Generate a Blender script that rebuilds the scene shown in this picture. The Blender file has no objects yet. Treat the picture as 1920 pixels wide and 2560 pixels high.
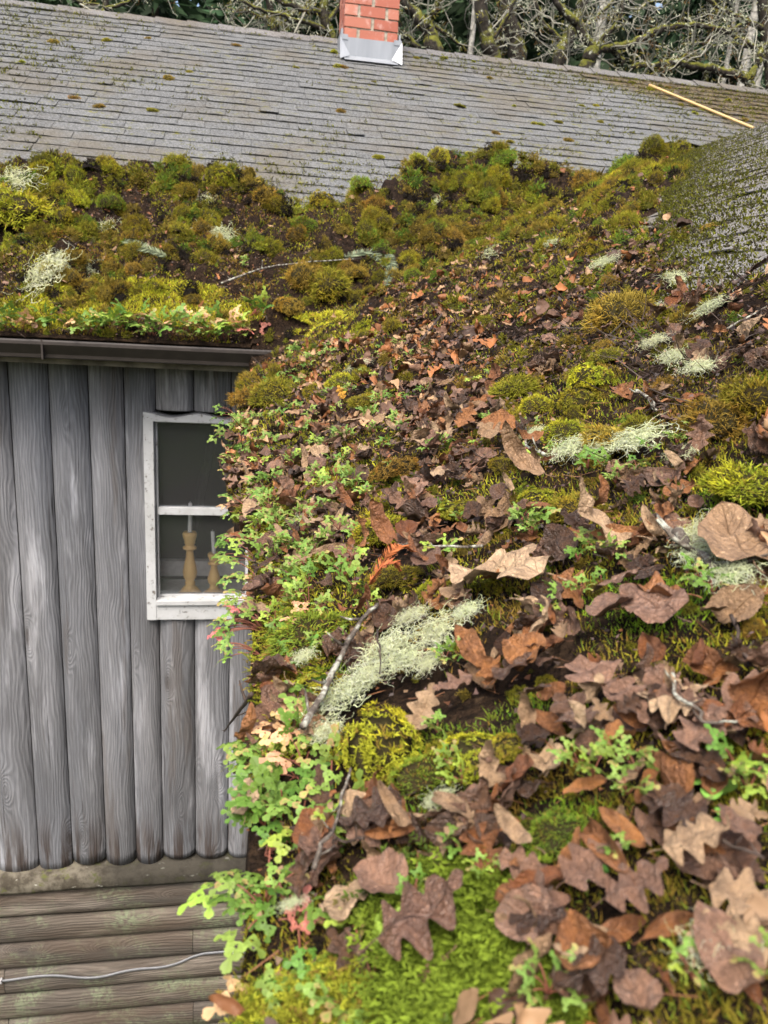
import bpy, math, random
import numpy as np
from mathutils import Matrix, Vector

random.seed(7)
rng = np.random.default_rng(7)
S = bpy.context.scene
COL = S.collection
R = math.radians

# ------------------------------------------------------------------ camera
# eye at the origin; X runs along the log wall to the right, Y away, Z up
F = 1923.0
_down = np.array([-441., 7390., F]); _down /= np.linalg.norm(_down)
_X = np.array([11510., 0., F]); _X -= _X.dot(_down) * _down; _X /= np.linalg.norm(_X)
_Z = -_down; _Y = np.cross(_Z, _X)
RC = np.array([_X, _Y, _Z])                      # world = RC @ (right, down, forward)
cam_d = bpy.data.cameras.new('camera'); cam = bpy.data.objects.new('camera', cam_d); COL.objects.link(cam)
cam_d.sensor_fit = 'VERTICAL'; cam_d.sensor_height = 36; cam_d.sensor_width = 27
cam_d.lens = 36 * F / 2560
cam_d.clip_start = .02; cam_d.clip_end = 400
cam_d.dof.use_dof = True; cam_d.dof.focus_distance = 1.15; cam_d.dof.aperture_fstop = 13
_M = np.eye(4); _M[:3, 0] = RC @ [1, 0, 0]; _M[:3, 1] = RC @ [0, -1, 0]; _M[:3, 2] = RC @ [0, 0, -1]
cam.matrix_world = Matrix(_M.tolist())
S.camera = cam

# ------------------------------------------------------------------ light: bright overcast
SUN_EL, SUN_AZ = R(58), R(205)                   # azimuth: direction the light comes from, from +Y clockwise
W = bpy.data.worlds.new('World'); S.world = W; W.use_nodes = True
wn = W.node_tree.nodes; wl = W.node_tree.links
sky = wn.new('ShaderNodeTexSky'); sky.sky_type = 'NISHITA'; sky.sun_disc = False
sky.sun_elevation = SUN_EL; sky.sun_rotation = SUN_AZ
sky.air_density = 1.0; sky.dust_density = 6.0; sky.ozone_density = .6
wl.new(sky.outputs[0], wn['Background'].inputs[0]); wn['Background'].inputs[1].default_value = .15
sd = bpy.data.lights.new('sun', 'SUN'); sd.energy = 1.5; sd.angle = R(28); sd.color = (1, .985, .96)
so = bpy.data.objects.new('sun', sd); COL.objects.link(so)
_sd = Vector((math.sin(SUN_AZ) * math.cos(SUN_EL), math.cos(SUN_AZ) * math.cos(SUN_EL), math.sin(SUN_EL)))
so.rotation_euler = _sd.to_track_quat('Z', 'Y').to_euler()
S.view_settings.view_transform = 'Standard'; S.view_settings.look = 'None'
S.view_settings.exposure = 1.25; S.view_settings.gamma = 1; S.view_settings.use_curve_mapping = False
S.cycles.max_bounces = 6; S.cycles.diffuse_bounces = 3; S.cycles.glossy_bounces = 2; S.cycles.transparent_max_bounces = 6

# ------------------------------------------------------------------ helpers
def ray(px, py):
    return RC @ np.array([px - 960., py - 1280., F])
def on_y(px, py, y):
    r = ray(px, py); return r * (y / r[1])
def project(P):
    q = np.asarray(P, float) @ RC
    return 960 + F * q[..., 0] / q[..., 2], 1280 + F * q[..., 1] / q[..., 2]

def _hash(ix, iy, seed):
    h = (ix.astype(np.int64) * 374761393 + iy.astype(np.int64) * 668265263 + seed * 1442695041) & 0x7fffffff
    h = ((h ^ (h >> 13)) * 1274126177) & 0x7fffffff
    return (h ^ (h >> 16)) & 0xffff
def noise2(x, y, seed=0):
    x = np.asarray(x, float); y = np.asarray(y, float)
    ix = np.floor(x); iy = np.floor(y); fx = x - ix; fy = y - iy
    ux = fx * fx * (3 - 2 * fx); uy = fy * fy * (3 - 2 * fy)
    def g(a, b):
        return _hash(ix + a, iy + b, seed) / 32767.5 - 1
    return (g(0, 0) * (1 - ux) + g(1, 0) * ux) * (1 - uy) + (g(0, 1) * (1 - ux) + g(1, 1) * ux) * uy
def fbm(x, y, o=4, seed=0):
    s = 0; a = .5
    for k in range(o):
        s = s + a * noise2(x * 2 ** k, y * 2 ** k, seed + k * 17); a *= .5
    return s
def sstep(a, b, x):
    t = np.clip((x - a) / (b - a), 0, 1); return t * t * (3 - 2 * t)

def mesh(name, V, faces, mats, colors=None, uvs=None, smooth=True, mat_index=None):
    """V (N,3); faces = list of (M,k) index arrays; colors (N,3) per vertex; uvs per vertex (N,2)"""
    me = bpy.data.meshes.new(name)
    V = np.asarray(V, np.float32)
    faces = [np.asarray(f, np.int32) for f in faces if len(f)]
    me.vertices.add(len(V)); me.vertices.foreach_set('co', V.ravel())
    li = np.concatenate([f.ravel() for f in faces])
    tot = np.concatenate([np.full(len(f), f.shape[1], np.int32) for f in faces])
    st = np.concatenate([[0], np.cumsum(tot)[:-1]]).astype(np.int32)
    me.loops.add(len(li)); me.loops.foreach_set('vertex_index', li)
    me.polygons.add(len(tot)); me.polygons.foreach_set('loop_start', st); me.polygons.foreach_set('loop_total', tot)
    me.polygons.foreach_set('use_smooth', np.full(len(tot), bool(smooth)))
    if uvs is not None:
        uv = me.uv_layers.new(name='UVMap'); uv.data.foreach_set('uv', np.asarray(uvs, np.float32)[li].ravel())
    if colors is not None:
        a = me.attributes.new('Col', 'FLOAT_COLOR', 'POINT')
        c = np.ones((len(V), 4), np.float32); c[:, :3] = colors; a.data.foreach_set('color', c.ravel())
    for m in (mats if isinstance(mats, (list, tuple)) else [mats]): me.materials.append(m)
    if mat_index is not None: me.polygons.foreach_set('material_index', np.asarray(mat_index, np.int32))
    me.update(calc_edges=True)
    return me
def link(name, me, parent=None):
    o = bpy.data.objects.new(name, me); COL.objects.link(o); o.parent = parent; return o
def tag(o, label=None, cat=None, group=None, kind=None):
    if label: o['label'] = label
    if cat: o['category'] = cat
    if group: o['group'] = group
    if kind: o['kind'] = kind
    return o
def empty(name, loc=(0, 0, 0)):
    o = bpy.data.objects.new(name, None); o.empty_display_size = .05; COL.objects.link(o); o.location = loc; return o

class MB:
    """collects pieces into one mesh"""
    def __init__(s): s.V = []; s.F = {}; s.C = []; s.U = []; s.n = 0
    def add(s, V, faces, C=None, U=None):
        V = np.asarray(V, float); s.V.append(V)
        for f in faces:
            f = np.asarray(f, int)
            if len(f): s.F.setdefault(f.shape[1], []).append(f + s.n)
        s.C.append(np.broadcast_to(np.asarray(C if C is not None else (1, 1, 1), float), (len(V), 3)))
        s.U.append(np.asarray(U, float) if U is not None else np.zeros((len(V), 2)))
        s.n += len(V)
    def box(s, a, b, C=None):
        x0, y0, z0 = a; x1, y1, z1 = b
        V = [(x0,y0,z0),(x1,y0,z0),(x1,y1,z0),(x0,y1,z0),(x0,y0,z1),(x1,y0,z1),(x1,y1,z1),(x0,y1,z1)]
        s.add(V, [[(0,3,2,1),(4,5,6,7),(0,1,5,4),(1,2,6,5),(2,3,7,6),(3,0,4,7)]], C)
    def tube(s, P, r, n=6, C=None, cap=True):
        P = np.asarray(P, float); r = np.broadcast_to(np.asarray(r, float), (len(P),))
        T = np.gradient(P, axis=0); T /= np.linalg.norm(T, axis=1)[:, None] + 1e-12
        ref = np.array([.31, .2, .93]); 
        if abs(T[0] @ ref) > .9: ref = np.array([1., 0, 0])
        A = np.cross(T, ref); A /= np.linalg.norm(A, axis=1)[:, None] + 1e-12; B = np.cross(T, A)
        th = np.linspace(0, 2 * np.pi, n, endpoint=False)
        V = (P[:, None] + r[:, None, None] * (np.cos(th)[None, :, None] * A[:, None] + np.sin(th)[None, :, None] * B[:, None])).reshape(-1, 3)
        i = np.arange(len(P) - 1)[:, None] * n; j = np.arange(n)[None]; k = (j + 1) % n
        q = np.stack([i + j, i + k, i + n + k, i + n + j], -1).reshape(-1, 4)
        fs = [q]
        if cap: fs += [[tuple(range(n))[::-1]], [tuple(range((len(P) - 1) * n, len(P) * n))]]
        cc = None if C is None else (C if np.ndim(C) == 1 else np.repeat(np.asarray(C), n, 0))
        s.add(V, fs, cc, np.stack([np.tile(th, len(P)), np.repeat(np.arange(len(P)), n)], 1))
    def mesh(s, name, mat, smooth=True, colors=False, uvs=False):
        return mesh(name, np.concatenate(s.V), [np.concatenate(v) for v in s.F.values()], mat,
                    np.concatenate(s.C) if colors else None, np.concatenate(s.U) if uvs else None, smooth)
    def build(s, name, mat, parent=None, **k): return link(name, s.mesh(name, mat, **k), parent)

def quads(nr, nc):
    i = np.arange(nr - 1)[:, None] * nc; j = np.arange(nc - 1)[None]
    return np.stack([i + j, i + j + 1, i + nc + j + 1, i + nc + j], -1).reshape(-1, 4)
def lathe(mb, prof, c, n=24):
    prof = np.asarray(prof, float); th = np.linspace(0, 2 * np.pi, n, endpoint=False)
    V = np.stack([c[0] + prof[:, :1] * np.cos(th), c[1] + prof[:, :1] * np.sin(th), np.repeat(c[2] + prof[:, 1:], n, 1)], -1).reshape(-1, 3)
    i = np.arange(len(prof) - 1)[:, None] * n; j = np.arange(n)[None]; k = (j + 1) % n
    mb.add(V, [np.stack([i + j, i + k, i + n + k, i + n + j], -1).reshape(-1, 4), [tuple(range(n))[::-1]], [tuple(range((len(prof) - 1) * n, len(prof) * n))]])

# ------------------------------------------------------------------ materials
class N:
    """small node-tree helper"""
    def __init__(s, name, rough=.8, spec=.3):
        s.m = bpy.data.materials.new(name); s.m.use_nodes = True; s.t = s.m.node_tree; s.n = s.t.nodes; s.l = s.t.links
        s.b = s.n['Principled BSDF']; s.b.inputs['Roughness'].default_value = rough; s.b.inputs['Specular IOR Level'].default_value = spec
    def node(s, typ, **k):
        x = s.n.new('ShaderNode' + typ)
        for a, b in k.items(): setattr(x, a, b)
        return x
    def put(s, sock, v):
        if hasattr(v, 'is_output') or isinstance(v, bpy.types.NodeSocket): s.l.new(v, sock)
        else: sock.default_value = v if not (isinstance(v, tuple) and len(v) == 3 and sock.type == 'RGBA') else (*v, 1)
    def coord(s, what='Object'): return s.node('TexCoord').outputs[what]
    def uv(s): return s.node('UVMap').outputs[0]
    def mapping(s, v, scale=(1, 1, 1), loc=(0, 0, 0)):
        m = s.node('Mapping'); s.l.new(v, m.inputs[0]); s.put(m.inputs['Scale'], scale); s.put(m.inputs['Location'], loc); return m.outputs[0]
    def noise(s, v, scale, detail=4, rough=.6, dist=0, out=0):
        n = s.node('TexNoise'); s.l.new(v, n.inputs['Vector']); n.inputs['Scale'].default_value = scale; n.inputs['Detail'].default_value = detail
        n.inputs['Roughness'].default_value = rough; n.inputs['Distortion'].default_value = dist; return n.outputs[out]
    def voro(s, v, scale, feature='F1', out=0, rand=1):
        n = s.node('TexVoronoi', feature=feature); s.l.new(v, n.inputs['Vector']); n.inputs['Scale'].default_value = scale; n.inputs['Randomness'].default_value = rand; return n.outputs[out]
    def math(s, op, a, b=0, c=0, clamp=False):
        n = s.node('Math', operation=op, use_clamp=clamp); s.put(n.inputs[0], a); s.put(n.inputs[1], b); s.put(n.inputs[2], c); return n.outputs[0]
    def ramp(s, v, lo, hi, a=0., b=1.):
        n = s.node('MapRange', interpolation_type='SMOOTHSTEP'); s.put(n.inputs[0], v); s.put(n.inputs[1], lo); s.put(n.inputs[2], hi); s.put(n.inputs[3], a); s.put(n.inputs[4], b); return n.outputs[0]
    def mix(s, f, a, b, mode='MIX'):
        n = s.node('Mix', data_type='RGBA', blend_type=mode); s.put(n.inputs[0], f); s.put(n.inputs[6], a); s.put(n.inputs[7], b); return n.outputs[2]
    def cramp(s, v, stops):
        n = s.node('ValToRGB'); s.l.new(v, n.inputs[0]); e = n.color_ramp.elements
        while len(e) < len(stops): e.new(.5)
        for k, (p, c) in enumerate(stops): e[k].position = p; e[k].color = (*c, 1)
        return n.outputs[0]
    def sep(s, v):
        n = s.node('SeparateXYZ'); s.l.new(v, n.inputs[0]); return n.outputs
    def comb(s, x, y, z):
        n = s.node('CombineXYZ'); s.put(n.inputs[0], x); s.put(n.inputs[1], y); s.put(n.inputs[2], z); return n.outputs[0]
    def rnd(s): return s.node('ObjectInfo').outputs['Random']
    def island(s): return s.node('NewGeometry').outputs['Random Per Island']
    def attr(s, name='Col'): return s.node('Attribute', attribute_name=name).outputs['Color']
    def hsv(s, c, h=.5, sat=1., v=1.):
        n = s.node('HueSaturation'); s.put(n.inputs['Color'], c); s.put(n.inputs['Hue'], h); s.put(n.inputs['Saturation'], sat); s.put(n.inputs['Value'], v); return n.outputs[0]
    def color(s, c): s.put(s.b.inputs['Base Color'], c); return s
    def bump(s, h, strength=.5, dist=.01):
        n = s.node('Bump'); s.put(n.inputs['Height'], h); n.inputs['Strength'].default_value = strength; n.inputs['Distance'].default_value = dist
        s.l.new(n.outputs[0], s.b.inputs['Normal']); return s
    def rough(s, v): s.put(s.b.inputs['Roughness'], v); return s
    def translucent(s, col, f):
        t = s.node('BsdfTranslucent'); s.put(t.inputs[0], col); mx = s.node('MixShader'); mx.inputs[0].default_value = f
        s.l.new(s.b.outputs[0], mx.inputs[1]); s.l.new(t.outputs[0], mx.inputs[2]); s.l.new(mx.outputs[0], s.n['Material Output'].inputs[0]); return s

def plain(name, c, rough=.7, spec=.3, var=.25, scale=30):
    n = N(name, rough, spec); v = n.coord(); k = n.ramp(n.noise(v, scale, 5), .3, .7, 1 - var, 1 + var)
    n.color(n.mix(1, c, n.comb(k, k, k), 'MULTIPLY')); n.bump(n.noise(v, scale * 3, 4), .3, .004); return n.m

def mat_attr(name, rough=.75, spec=.25, hue=.0, val=.3, transl=0.):
    n = N(name, rough, spec); c = n.attr(); r = n.rnd()
    c = n.hsv(c, n.math('ADD', .5, n.math('MULTIPLY', n.math('SUBTRACT', r, .5), hue)), 1, n.math('ADD', 1 - val / 2, n.math('MULTIPLY', n.math('FRACT', n.math('MULTIPLY', r, 7.3)), val)))
    n.color(c)
    if transl: n.translucent(c, transl)
    return n.m

def mat_leaf(name, dark, light, rough=.5):
    n = N(name, rough, .5); v = n.coord(); u = n.uv(); ux, uy, _ = n.sep(u)
    r = n.rnd(); base = n.mix(r, dark, light)
    w4 = n.mapping(v, (1, 1, 1)); add = n.node('VectorMath', operation='ADD'); n.l.new(w4, add.inputs[0]); n.l.new(n.comb(n.math('MULTIPLY', r, 50), 0, 0), add.inputs[1]); v = add.outputs[0]
    mot = n.noise(v, 5, 5, .65)
    base = n.mix(n.ramp(mot, .42, .62), base, n.mix(.5, base, (dark[0] * .45, dark[1] * .42, dark[2] * .42)))
    spots = n.ramp(n.noise(v, 22, 3), .60, .68)
    base = n.mix(n.math('MULTIPLY', spots, .5), base, (light[0] * 1.3, light[1] * 1.25, light[2] * 1.2))
    au = n.math('ABSOLUTE', n.math('SUBTRACT', ux, .5))
    mid = n.ramp(au, .0, .022, 1, 0)
    sv = n.math('ABSOLUTE', n.math('SUBTRACT', n.math('FRACT', n.math('SUBTRACT', n.math('MULTIPLY', uy, 9), n.math('MULTIPLY', au, 5))), .5))
    side = n.ramp(sv, .0, .07, .7, 0)
    vein = n.math('MAXIMUM', mid, side)
    n.color(n.mix(n.math('MULTIPLY', vein, .8), base, n.mix(.5, base, (dark[0] * .35, dark[1] * .3, dark[2] * .3))))
    n.bump(n.math('ADD', n.math('MULTIPLY', vein, -1), n.math('MULTIPLY', n.noise(v, 14, 4), .8)), .6, .02)
    n.rough(n.ramp(mot, .3, .7, rough - .12, rough + .2))
    return n.m

LEAF = {
 'dark brown': mat_leaf('leaf_dark_brown', (.042, .022, .013), (.125, .068, .04), .3),
 'purple brown': mat_leaf('leaf_purple_brown', (.11, .056, .034), (.28, .162, .105), .34),
 'tan': mat_leaf('leaf_tan', (.22, .13, .065), (.42, .29, .17), .5),
 'rust': mat_leaf('leaf_rust', (.15, .05, .015), (.30, .13, .042), .5),
 'yellow': mat_leaf('leaf_yellow', (.6, .3, .03), (.7, .38, .05), .5),
}
M_MOSS = mat_attr('moss', .85, .15, .03, .35, .25)
M_STUFF = mat_attr('litter_mix', .6, .3, 0, 0, .0)
M_HERB = mat_attr('herb_leaf', .5, .3, .03, .3, .25)
M_STEM = plain('herb_stem', (.22, .08, .05), .5)
M_LICHEN = mat_attr('lichen_thread', .9, .1, .02, .2, .2)
def soil():
    n = N('dark_soil', .9, .08); v = n.coord()
    a = n.noise(v, 26, 6, .7); b = n.noise(v, 90, 4); c = n.voro(v, 120)
    col = n.cramp(a, [(.3, (.006, .004, .003)), (.5, (.018, .011, .007)), (.68, (.045, .028, .016))])
    col = n.mix(n.ramp(b, .58, .72), col, (.07, .045, .026))
    n.color(col); n.bump(n.math('ADD', n.math('ADD', a, n.math('MULTIPLY', b, .5)), n.math('MULTIPLY', c, .4)), 1, .02); return n.m
M_SOIL = soil()

def shingle(name, brownx=None, moss=.5, base=(.125, .128, .12)):
    n = N(name, .9, .2); v = n.coord(); isl = n.island()
    k = n.math('ADD', .86, n.math('MULTIPLY', isl, .3))
    c = n.mix(1, base, n.comb(k, k, n.math('MULTIPLY', k, 1.03)), 'MULTIPLY')
    # granules
    g = n.noise(v, 260, 2); g2 = n.noise(v, 70, 4, .7); c = n.mix(n.ramp(g2, .4, .62), n.mix(.45, c, (.04, .04, .04)), n.mix(.3, c, (.32, .33, .34)))
    c = n.mix(n.ramp(g, .35, .6), n.mix(.35, c, (.03, .03, .03)), c)
    big = n.noise(v, 1.1, 5, .65); c = n.mix(n.ramp(big, .46, .68, 0, .55), c, (.105, .088, .06))
    # dark lichen specks and yellow moss film
    sp = n.ramp(n.noise(v, 38, 4, .7), .60, .68); c = n.mix(n.math('MULTIPLY', sp, n.ramp(n.noise(v, 2.3, 3), .4, .6)), c, (.035, .03, .022))
    mf = n.math('MULTIPLY', n.ramp(n.noise(v, 16, 6, .75), .60 - .09 * moss, .68), n.ramp(n.noise(v, 1.6, 4, .6), .62 - .3 * moss, .7 - .1 * moss))
    c = n.mix(mf, c, (.13, .125, .02)); n.b.inputs['Specular IOR Level'].default_value = .06
    if brownx is not None:
        x, y, z = n.sep(v)
        e = n.math('ADD', n.math('ADD', n.math('MULTIPLY', x, .42), z), n.math('MULTIPLY', n.noise(v, 1.5, 4), .8))
        f = n.math('MULTIPLY', n.ramp(e, brownx, brownx + .35), n.ramp(n.noise(v, 30, 5, .7), .25, .55))
        c = n.mix(f, c, n.mix(n.ramp(n.noise(v, 12, 5), .4, .6), (.05, .036, .02), (.11, .085, .045)))
    n.color(c); n.bump(n.math('ADD', g, n.math('MULTIPLY', g2, .8)), .6, .004); return n.m

def wood_grey(name, tone=(.175, .182, .192), brown=0., green=0.):
    """u across the log, v along it (metres); rings pulled round knots"""
    n = N(name, .8, .2); u = n.uv(); isl = n.island(); ux, uy, _ = n.sep(u)
    off = n.math('MULTIPLY', isl, 40); vx = n.comb(ux, n.math('ADD', uy, off), off)
    kn = n.node('TexVoronoi'); n.l.new(n.mapping(vx, (5.2, 1.7, 1)), kn.inputs['Vector']); kn.inputs['Scale'].default_value = 1; kd = kn.outputs[0]
    pull = n.ramp(kd, .0, .42, 1, 0)
    warp = n.noise(n.mapping(vx, (4, .9, 1)), 1.5, 3, .5)
    ph = n.math('ADD', n.math('ADD', n.math('MULTIPLY', ux, 300), n.math('MULTIPLY', warp, 52)), n.math('MULTIPLY', n.math('MULTIPLY', pull, pull), 46))
    ring = n.math('MULTIPLY', n.math('ADD', n.math('SINE', ph), 1), .5)
    fine = n.noise(n.mapping(vx, (150, 4, 1)), 1, 5, .7)
    big = n.noise(n.mapping(vx, (3, .55, 1)), 1.6, 5, .6)
    k = n.math('ADD', n.math('ADD', n.math('MULTIPLY', ring, .12), n.math('MULTIPLY', fine, .62)), n.math('MULTIPLY', big, .9))
    c = n.cramp(n.ramp(k, .55, 1.5), [(0, tuple(t * .36 for t in tone)), (.45, tuple(t * .82 for t in tone)), (1, tuple(min(1, t * 1.75) for t in tone))])
    knot = n.ramp(kd, .045, .14, 1, 0); c = n.mix(n.math('MULTIPLY', knot, .75), c, (.05, .045, .042))
    bl = n.noise(n.mapping(vx, (7, .8, 1)), 1.1, 5, .65); c = n.mix(n.ramp(bl, .52, .72, 0, .5), c, tuple(t * .38 for t in tone)); c = n.mix(n.ramp(bl, .46, .30, 0, .5), c, tuple(min(1, t * 1.9) for t in tone))
    cr_ = n.noise(n.mapping(vx, (90, 1.2, 1)), 1, 3, .6); c = n.mix(n.ramp(cr_, .64, .70, 0, .8), c, (.02, .018, .017))
    tint = n.mix(n.noise(n.mapping(vx, (2, .4, 1)), 1, 3), (.92, .98, 1.1), (1.12, 1.0, .88)); c = n.mix(.8, c, tint, 'MULTIPLY')
    v2 = n.coord(); x, y, z = n.sep(v2)
    if brown:   # rot stains at the log feet
        st = n.math('MULTIPLY', n.ramp(n.noise(n.mapping(vx, (14, 1.1, 1)), 1.3, 4, .6), .44, .58), n.ramp(z, -3.0, -3.42, 0, 1))
        c = n.mix(n.math('MULTIPLY', st, .8), c, (.035, .02, .012))
        wt = n.ramp(n.noise(n.mapping(vx, (9, .8, 1)), 1, 4), .56, .66); c = n.mix(n.math('MULTIPLY', wt, .35), c, (.09, .07, .055))
    if green:
        gm = n.math('MULTIPLY', n.ramp(n.noise(v2, 3.2, 6, .7), .46, .62), n.ramp(n.noise(v2, 45, 4, .7), .38, .58))
        c = n.mix(n.math('MULTIPLY', gm, green), c, (.17, .2, .12))
        bm = n.ramp(n.noise(n.mapping(vx, (4, .5, 1)), 1.5, 4), .44, .64); c = n.mix(n.math('MULTIPLY', bm, .55), c, (.075, .052, .036))
    n.color(c); n.bump(n.math('SUBTRACT', n.math('ADD', n.math('MULTIPLY', ring, .5), fine), n.math('MULTIPLY', knot, .8)), .7, .006); return n.m

def paint_white():
    n = N('peeling_white_paint', .55, .35); v = n.coord()
    p = n.ramp(n.noise(v, 30, 7, .8), .56, .65); d = n.noise(v, 6, 4)
    c = n.mix(n.ramp(d, .35, .7, 0, .4), (.47, .48, .485), (.25, .25, .235)); c = n.mix(p, c, (.11, .085, .065))
    n.color(c); n.bump(n.math('MULTIPLY', p, -1), .6, .004); return n.m
M_PAINT = paint_white()
def brick_mat():
    n = N('brick_face', .85, .2); v = n.coord(); i = n.island()
    c = n.mix(i, (.33, .11, .075), (.43, .18, .125)); s = n.ramp(n.noise(v, 9, 5, .7), .50, .68)
    c = n.mix(n.math('MULTIPLY', s, .55), c, (.55, .38, .34)); n.color(c); n.bump(n.noise(v, 60, 4), .4, .004); return n.m
def bark_mat():
    n = N('mossy_bark', .9, .15); v = n.coord()
    a = n.noise(v, 14, 5, .7); c = n.cramp(a, [(.3, (.018, .015, .012)), (.55, (.04, .034, .027)), (.72, (.10, .09, .07))])
    nz = n.sep(n.node('NewGeometry').outputs['Normal'])[2]
    m = n.ramp(n.math('ADD', n.math('MULTIPLY', nz, .28), n.noise(v, 5, 5, .7)), .50, .66)
    c = n.mix(m, c, n.mix(n.noise(v, 20, 3), (.06, .065, .012), (.17, .17, .03)))
    li = n.ramp(n.noise(v, 11, 4, .7), .60, .66); c = n.mix(n.math('MULTIPLY', li, .8), c, (.40, .41, .33))
    n.color(c); n.bump(a, .8, .03); return n.m
M_BARK = bark_mat()
M_PALEBARK = plain('pale_bark', (.26, .25, .22), .85, .2, .5, 12)
M_TWIG = plain('twig_bark', (.06, .042, .032), .7, .3, .5, 40)

# ------------------------------------------------------------------ the setting
Z_GROUND = -5.6
def ground():
    n = N('ground_soil', .95, .1); v = n.coord()
    n.color(n.mix(n.ramp(n.noise(v, .8, 6), .42, .58), (.035, .03, .02), (.05, .075, .022))); n.bump(n.noise(v, 9, 5), .8, .06)
    g = np.linspace(-1, 1, 61); gx, gy = np.meshgrid(np.sign(g) * np.abs(g) ** 3 * 180, np.sign(g) * np.abs(g) ** 3 * 180)
    V = np.stack([gx, gy, Z_GROUND + .12 * fbm(gx * .3, gy * .3)], -1).reshape(-1, 3)
    tag(link('ground', mesh('ground', V, [quads(61, 61)], n.m)), kind='structure')
ground()

# roof planes
EY, EZ, SF = 4.03, -.20, .60        # far roof: eave line Y, Z, rise
NX, NZ, SN = .012, -.345, .505      # near roof: eave line X, Z, rise
CF, SFN = 1 / math.hypot(1, SF), SF / math.hypot(1, SF)
CN, SNN = 1 / math.hypot(1, SN), SN / math.hypot(1, SN)
RIDGE_Y = 8.74

cabin = tag(empty('cabin', (0, 4.4, Z_GROUND)), 'old grey log cabin with a shingle roof under heaps of moss', 'cabin')
def cpart(name, me, parent=cabin):
    o = link(name, me); o.parent = parent
    if parent is cabin: o.location = (0, -4.4, -Z_GROUND)
    return o

def tabs(mb, n_course, expo, x0, x1, place, lift=.0115, sag=.012):
    for c in range(n_course):
        x = x0 + rng.uniform(-.3, 0)
        while x < x1:
            wd = rng.choice([.14, .17, .2, .24, .28, .33]) * rng.uniform(.9, 1.1)
            l = lift * rng.uniform(.75, 1.3) + (rng.random() < .04) * .008
            w0 = c * expo + rng.uniform(-.004, .004); w1 = w0 + expo * 1.35
            g = .0015
            xs = np.linspace(x + g, x + wd - g, 4)
            lo = l + rng.uniform(-.003, .003, 4); 
            P = []
            for dz in (0, -.0035):
                for w_, h_ in ((w0, lo), (w0 + .03, lo * .93), (w1, np.full(4, .0012))):
                    P.append(np.stack([xs, np.full(4, w_), h_ + dz * (h_ is not lo or True) + sag * fbm(xs * .5, np.full(4, w_ * .5), 2, 5)], 1))
            P = np.concatenate(P); q = quads(3, 4)
            side = [(0, 12, 13, 1), (1, 13, 14, 2), (2, 14, 15, 3), (0, 4, 16, 12), (3, 15, 19, 7), (4, 8, 20, 16), (7, 19, 23, 11)]
            mb.add(place(P), [q, q[:, ::-1] + 12, side]); x += wd

def far_place(P):
    x, w, h = P[:, 0], P[:, 1], P[:, 2]
    return np.stack([x, EY + w * CF - h * SFN, EZ + w * SFN + h * CF], 1)
def near_place(P):   # P[:,0] runs along Y
    y, w, h = P[:, 0], P[:, 1], P[:, 2]
    return np.stack([NX + w * CN - h * SNN, y, NZ + w * SNN + h * CN], 1)

mb = MB(); tabs(mb, 39, .1405, -4.6, 8.2, far_place)
M_SHF = shingle('far_shingles', 4.15, .75)
roof_far = cpart('roof', mb.mesh('roof', M_SHF, smooth=False)); roof_far['label'] = 'grey shingle slope running up to the chimney'
# deck, back slope and ridge caps
mb = MB()
wr = (RIDGE_Y - EY) / CF
V = far_place(np.array([[-4.6, 0, -.012], [8.2, 0, -.012], [8.2, wr, -.012], [-4.6, wr, -.012]]))
V2 = V.copy(); V2[:, 2] -= .1; B = V[[3, 2]].copy(); B[:, 1] += 4.5; B[:, 2] -= 2.7
mb.add(np.concatenate([V, B]), [[(0, 1, 2, 3), (3, 2, 5, 4)]])
o = link('roof_deck', mb.mesh('roof_deck', plain('roof_felt', (.03, .03, .03), .9), smooth=False), roof_far)
mb = MB(); x = -4.6
while x < 8.2:
    l = .30; zz = EZ + (RIDGE_Y - EY) * SF
    for s_, dy in ((1, -.13), (-1, .13)):
        h = .012 + rng.uniform(0, .006)
        P = [(x, RIDGE_Y + dy, zz - .13 * SF + h + .012), (x + l + .03, RIDGE_Y + dy, zz - .13 * SF + h), (x + l + .03, RIDGE_Y, zz + h + .004), (x, RIDGE_Y, zz + h + .016)]
        P = np.array(P); P[:, 2] += .012 * fbm(P[:, 0] * .5, P[:, 1] * .5, 2, 5)
        Q = P.copy(); Q[:, 2] -= .008
        mb.add(np.concatenate([P, Q]), [[(0, 1, 2, 3), (7, 6, 5, 4), (0, 4, 5, 1), (1, 5, 6, 2), (3, 7, 4, 0)][::1]])
    x += l
link('ridge_cap', mb.mesh('ridge_cap', shingle('ridge_shingles', None, .7, (.17, .16, .145)), smooth=False), roof_far)

mb = MB(); tabs(mb, 28, .1405, -1.2, 7.9, near_place, .006)
roof_near = cpart('roof', mb.mesh('roof', shingle('near_shingles', None, .6, (.215, .20, .178)), smooth=False)); roof_near['label'] = 'darker shingle slope rising to the right of the eave'
wn_ = 28 * .1405
V = near_place(np.array([[-1.2, 0, -.012], [7.9, 0, -.012], [7.9, wn_, -.012], [-1.2, wn_, -.012]]))
mb = MB(); B = V[[3, 2]].copy(); B[:, 0] += 4; B[:, 2] -= 3; mb.add(np.concatenate([V, B]), [[(0, 3, 2, 1), (3, 4, 5, 2)]])
link('roof_deck', mb.mesh('roof_deck', bpy.data.materials['roof_felt'], smooth=False), roof_near)
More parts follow.
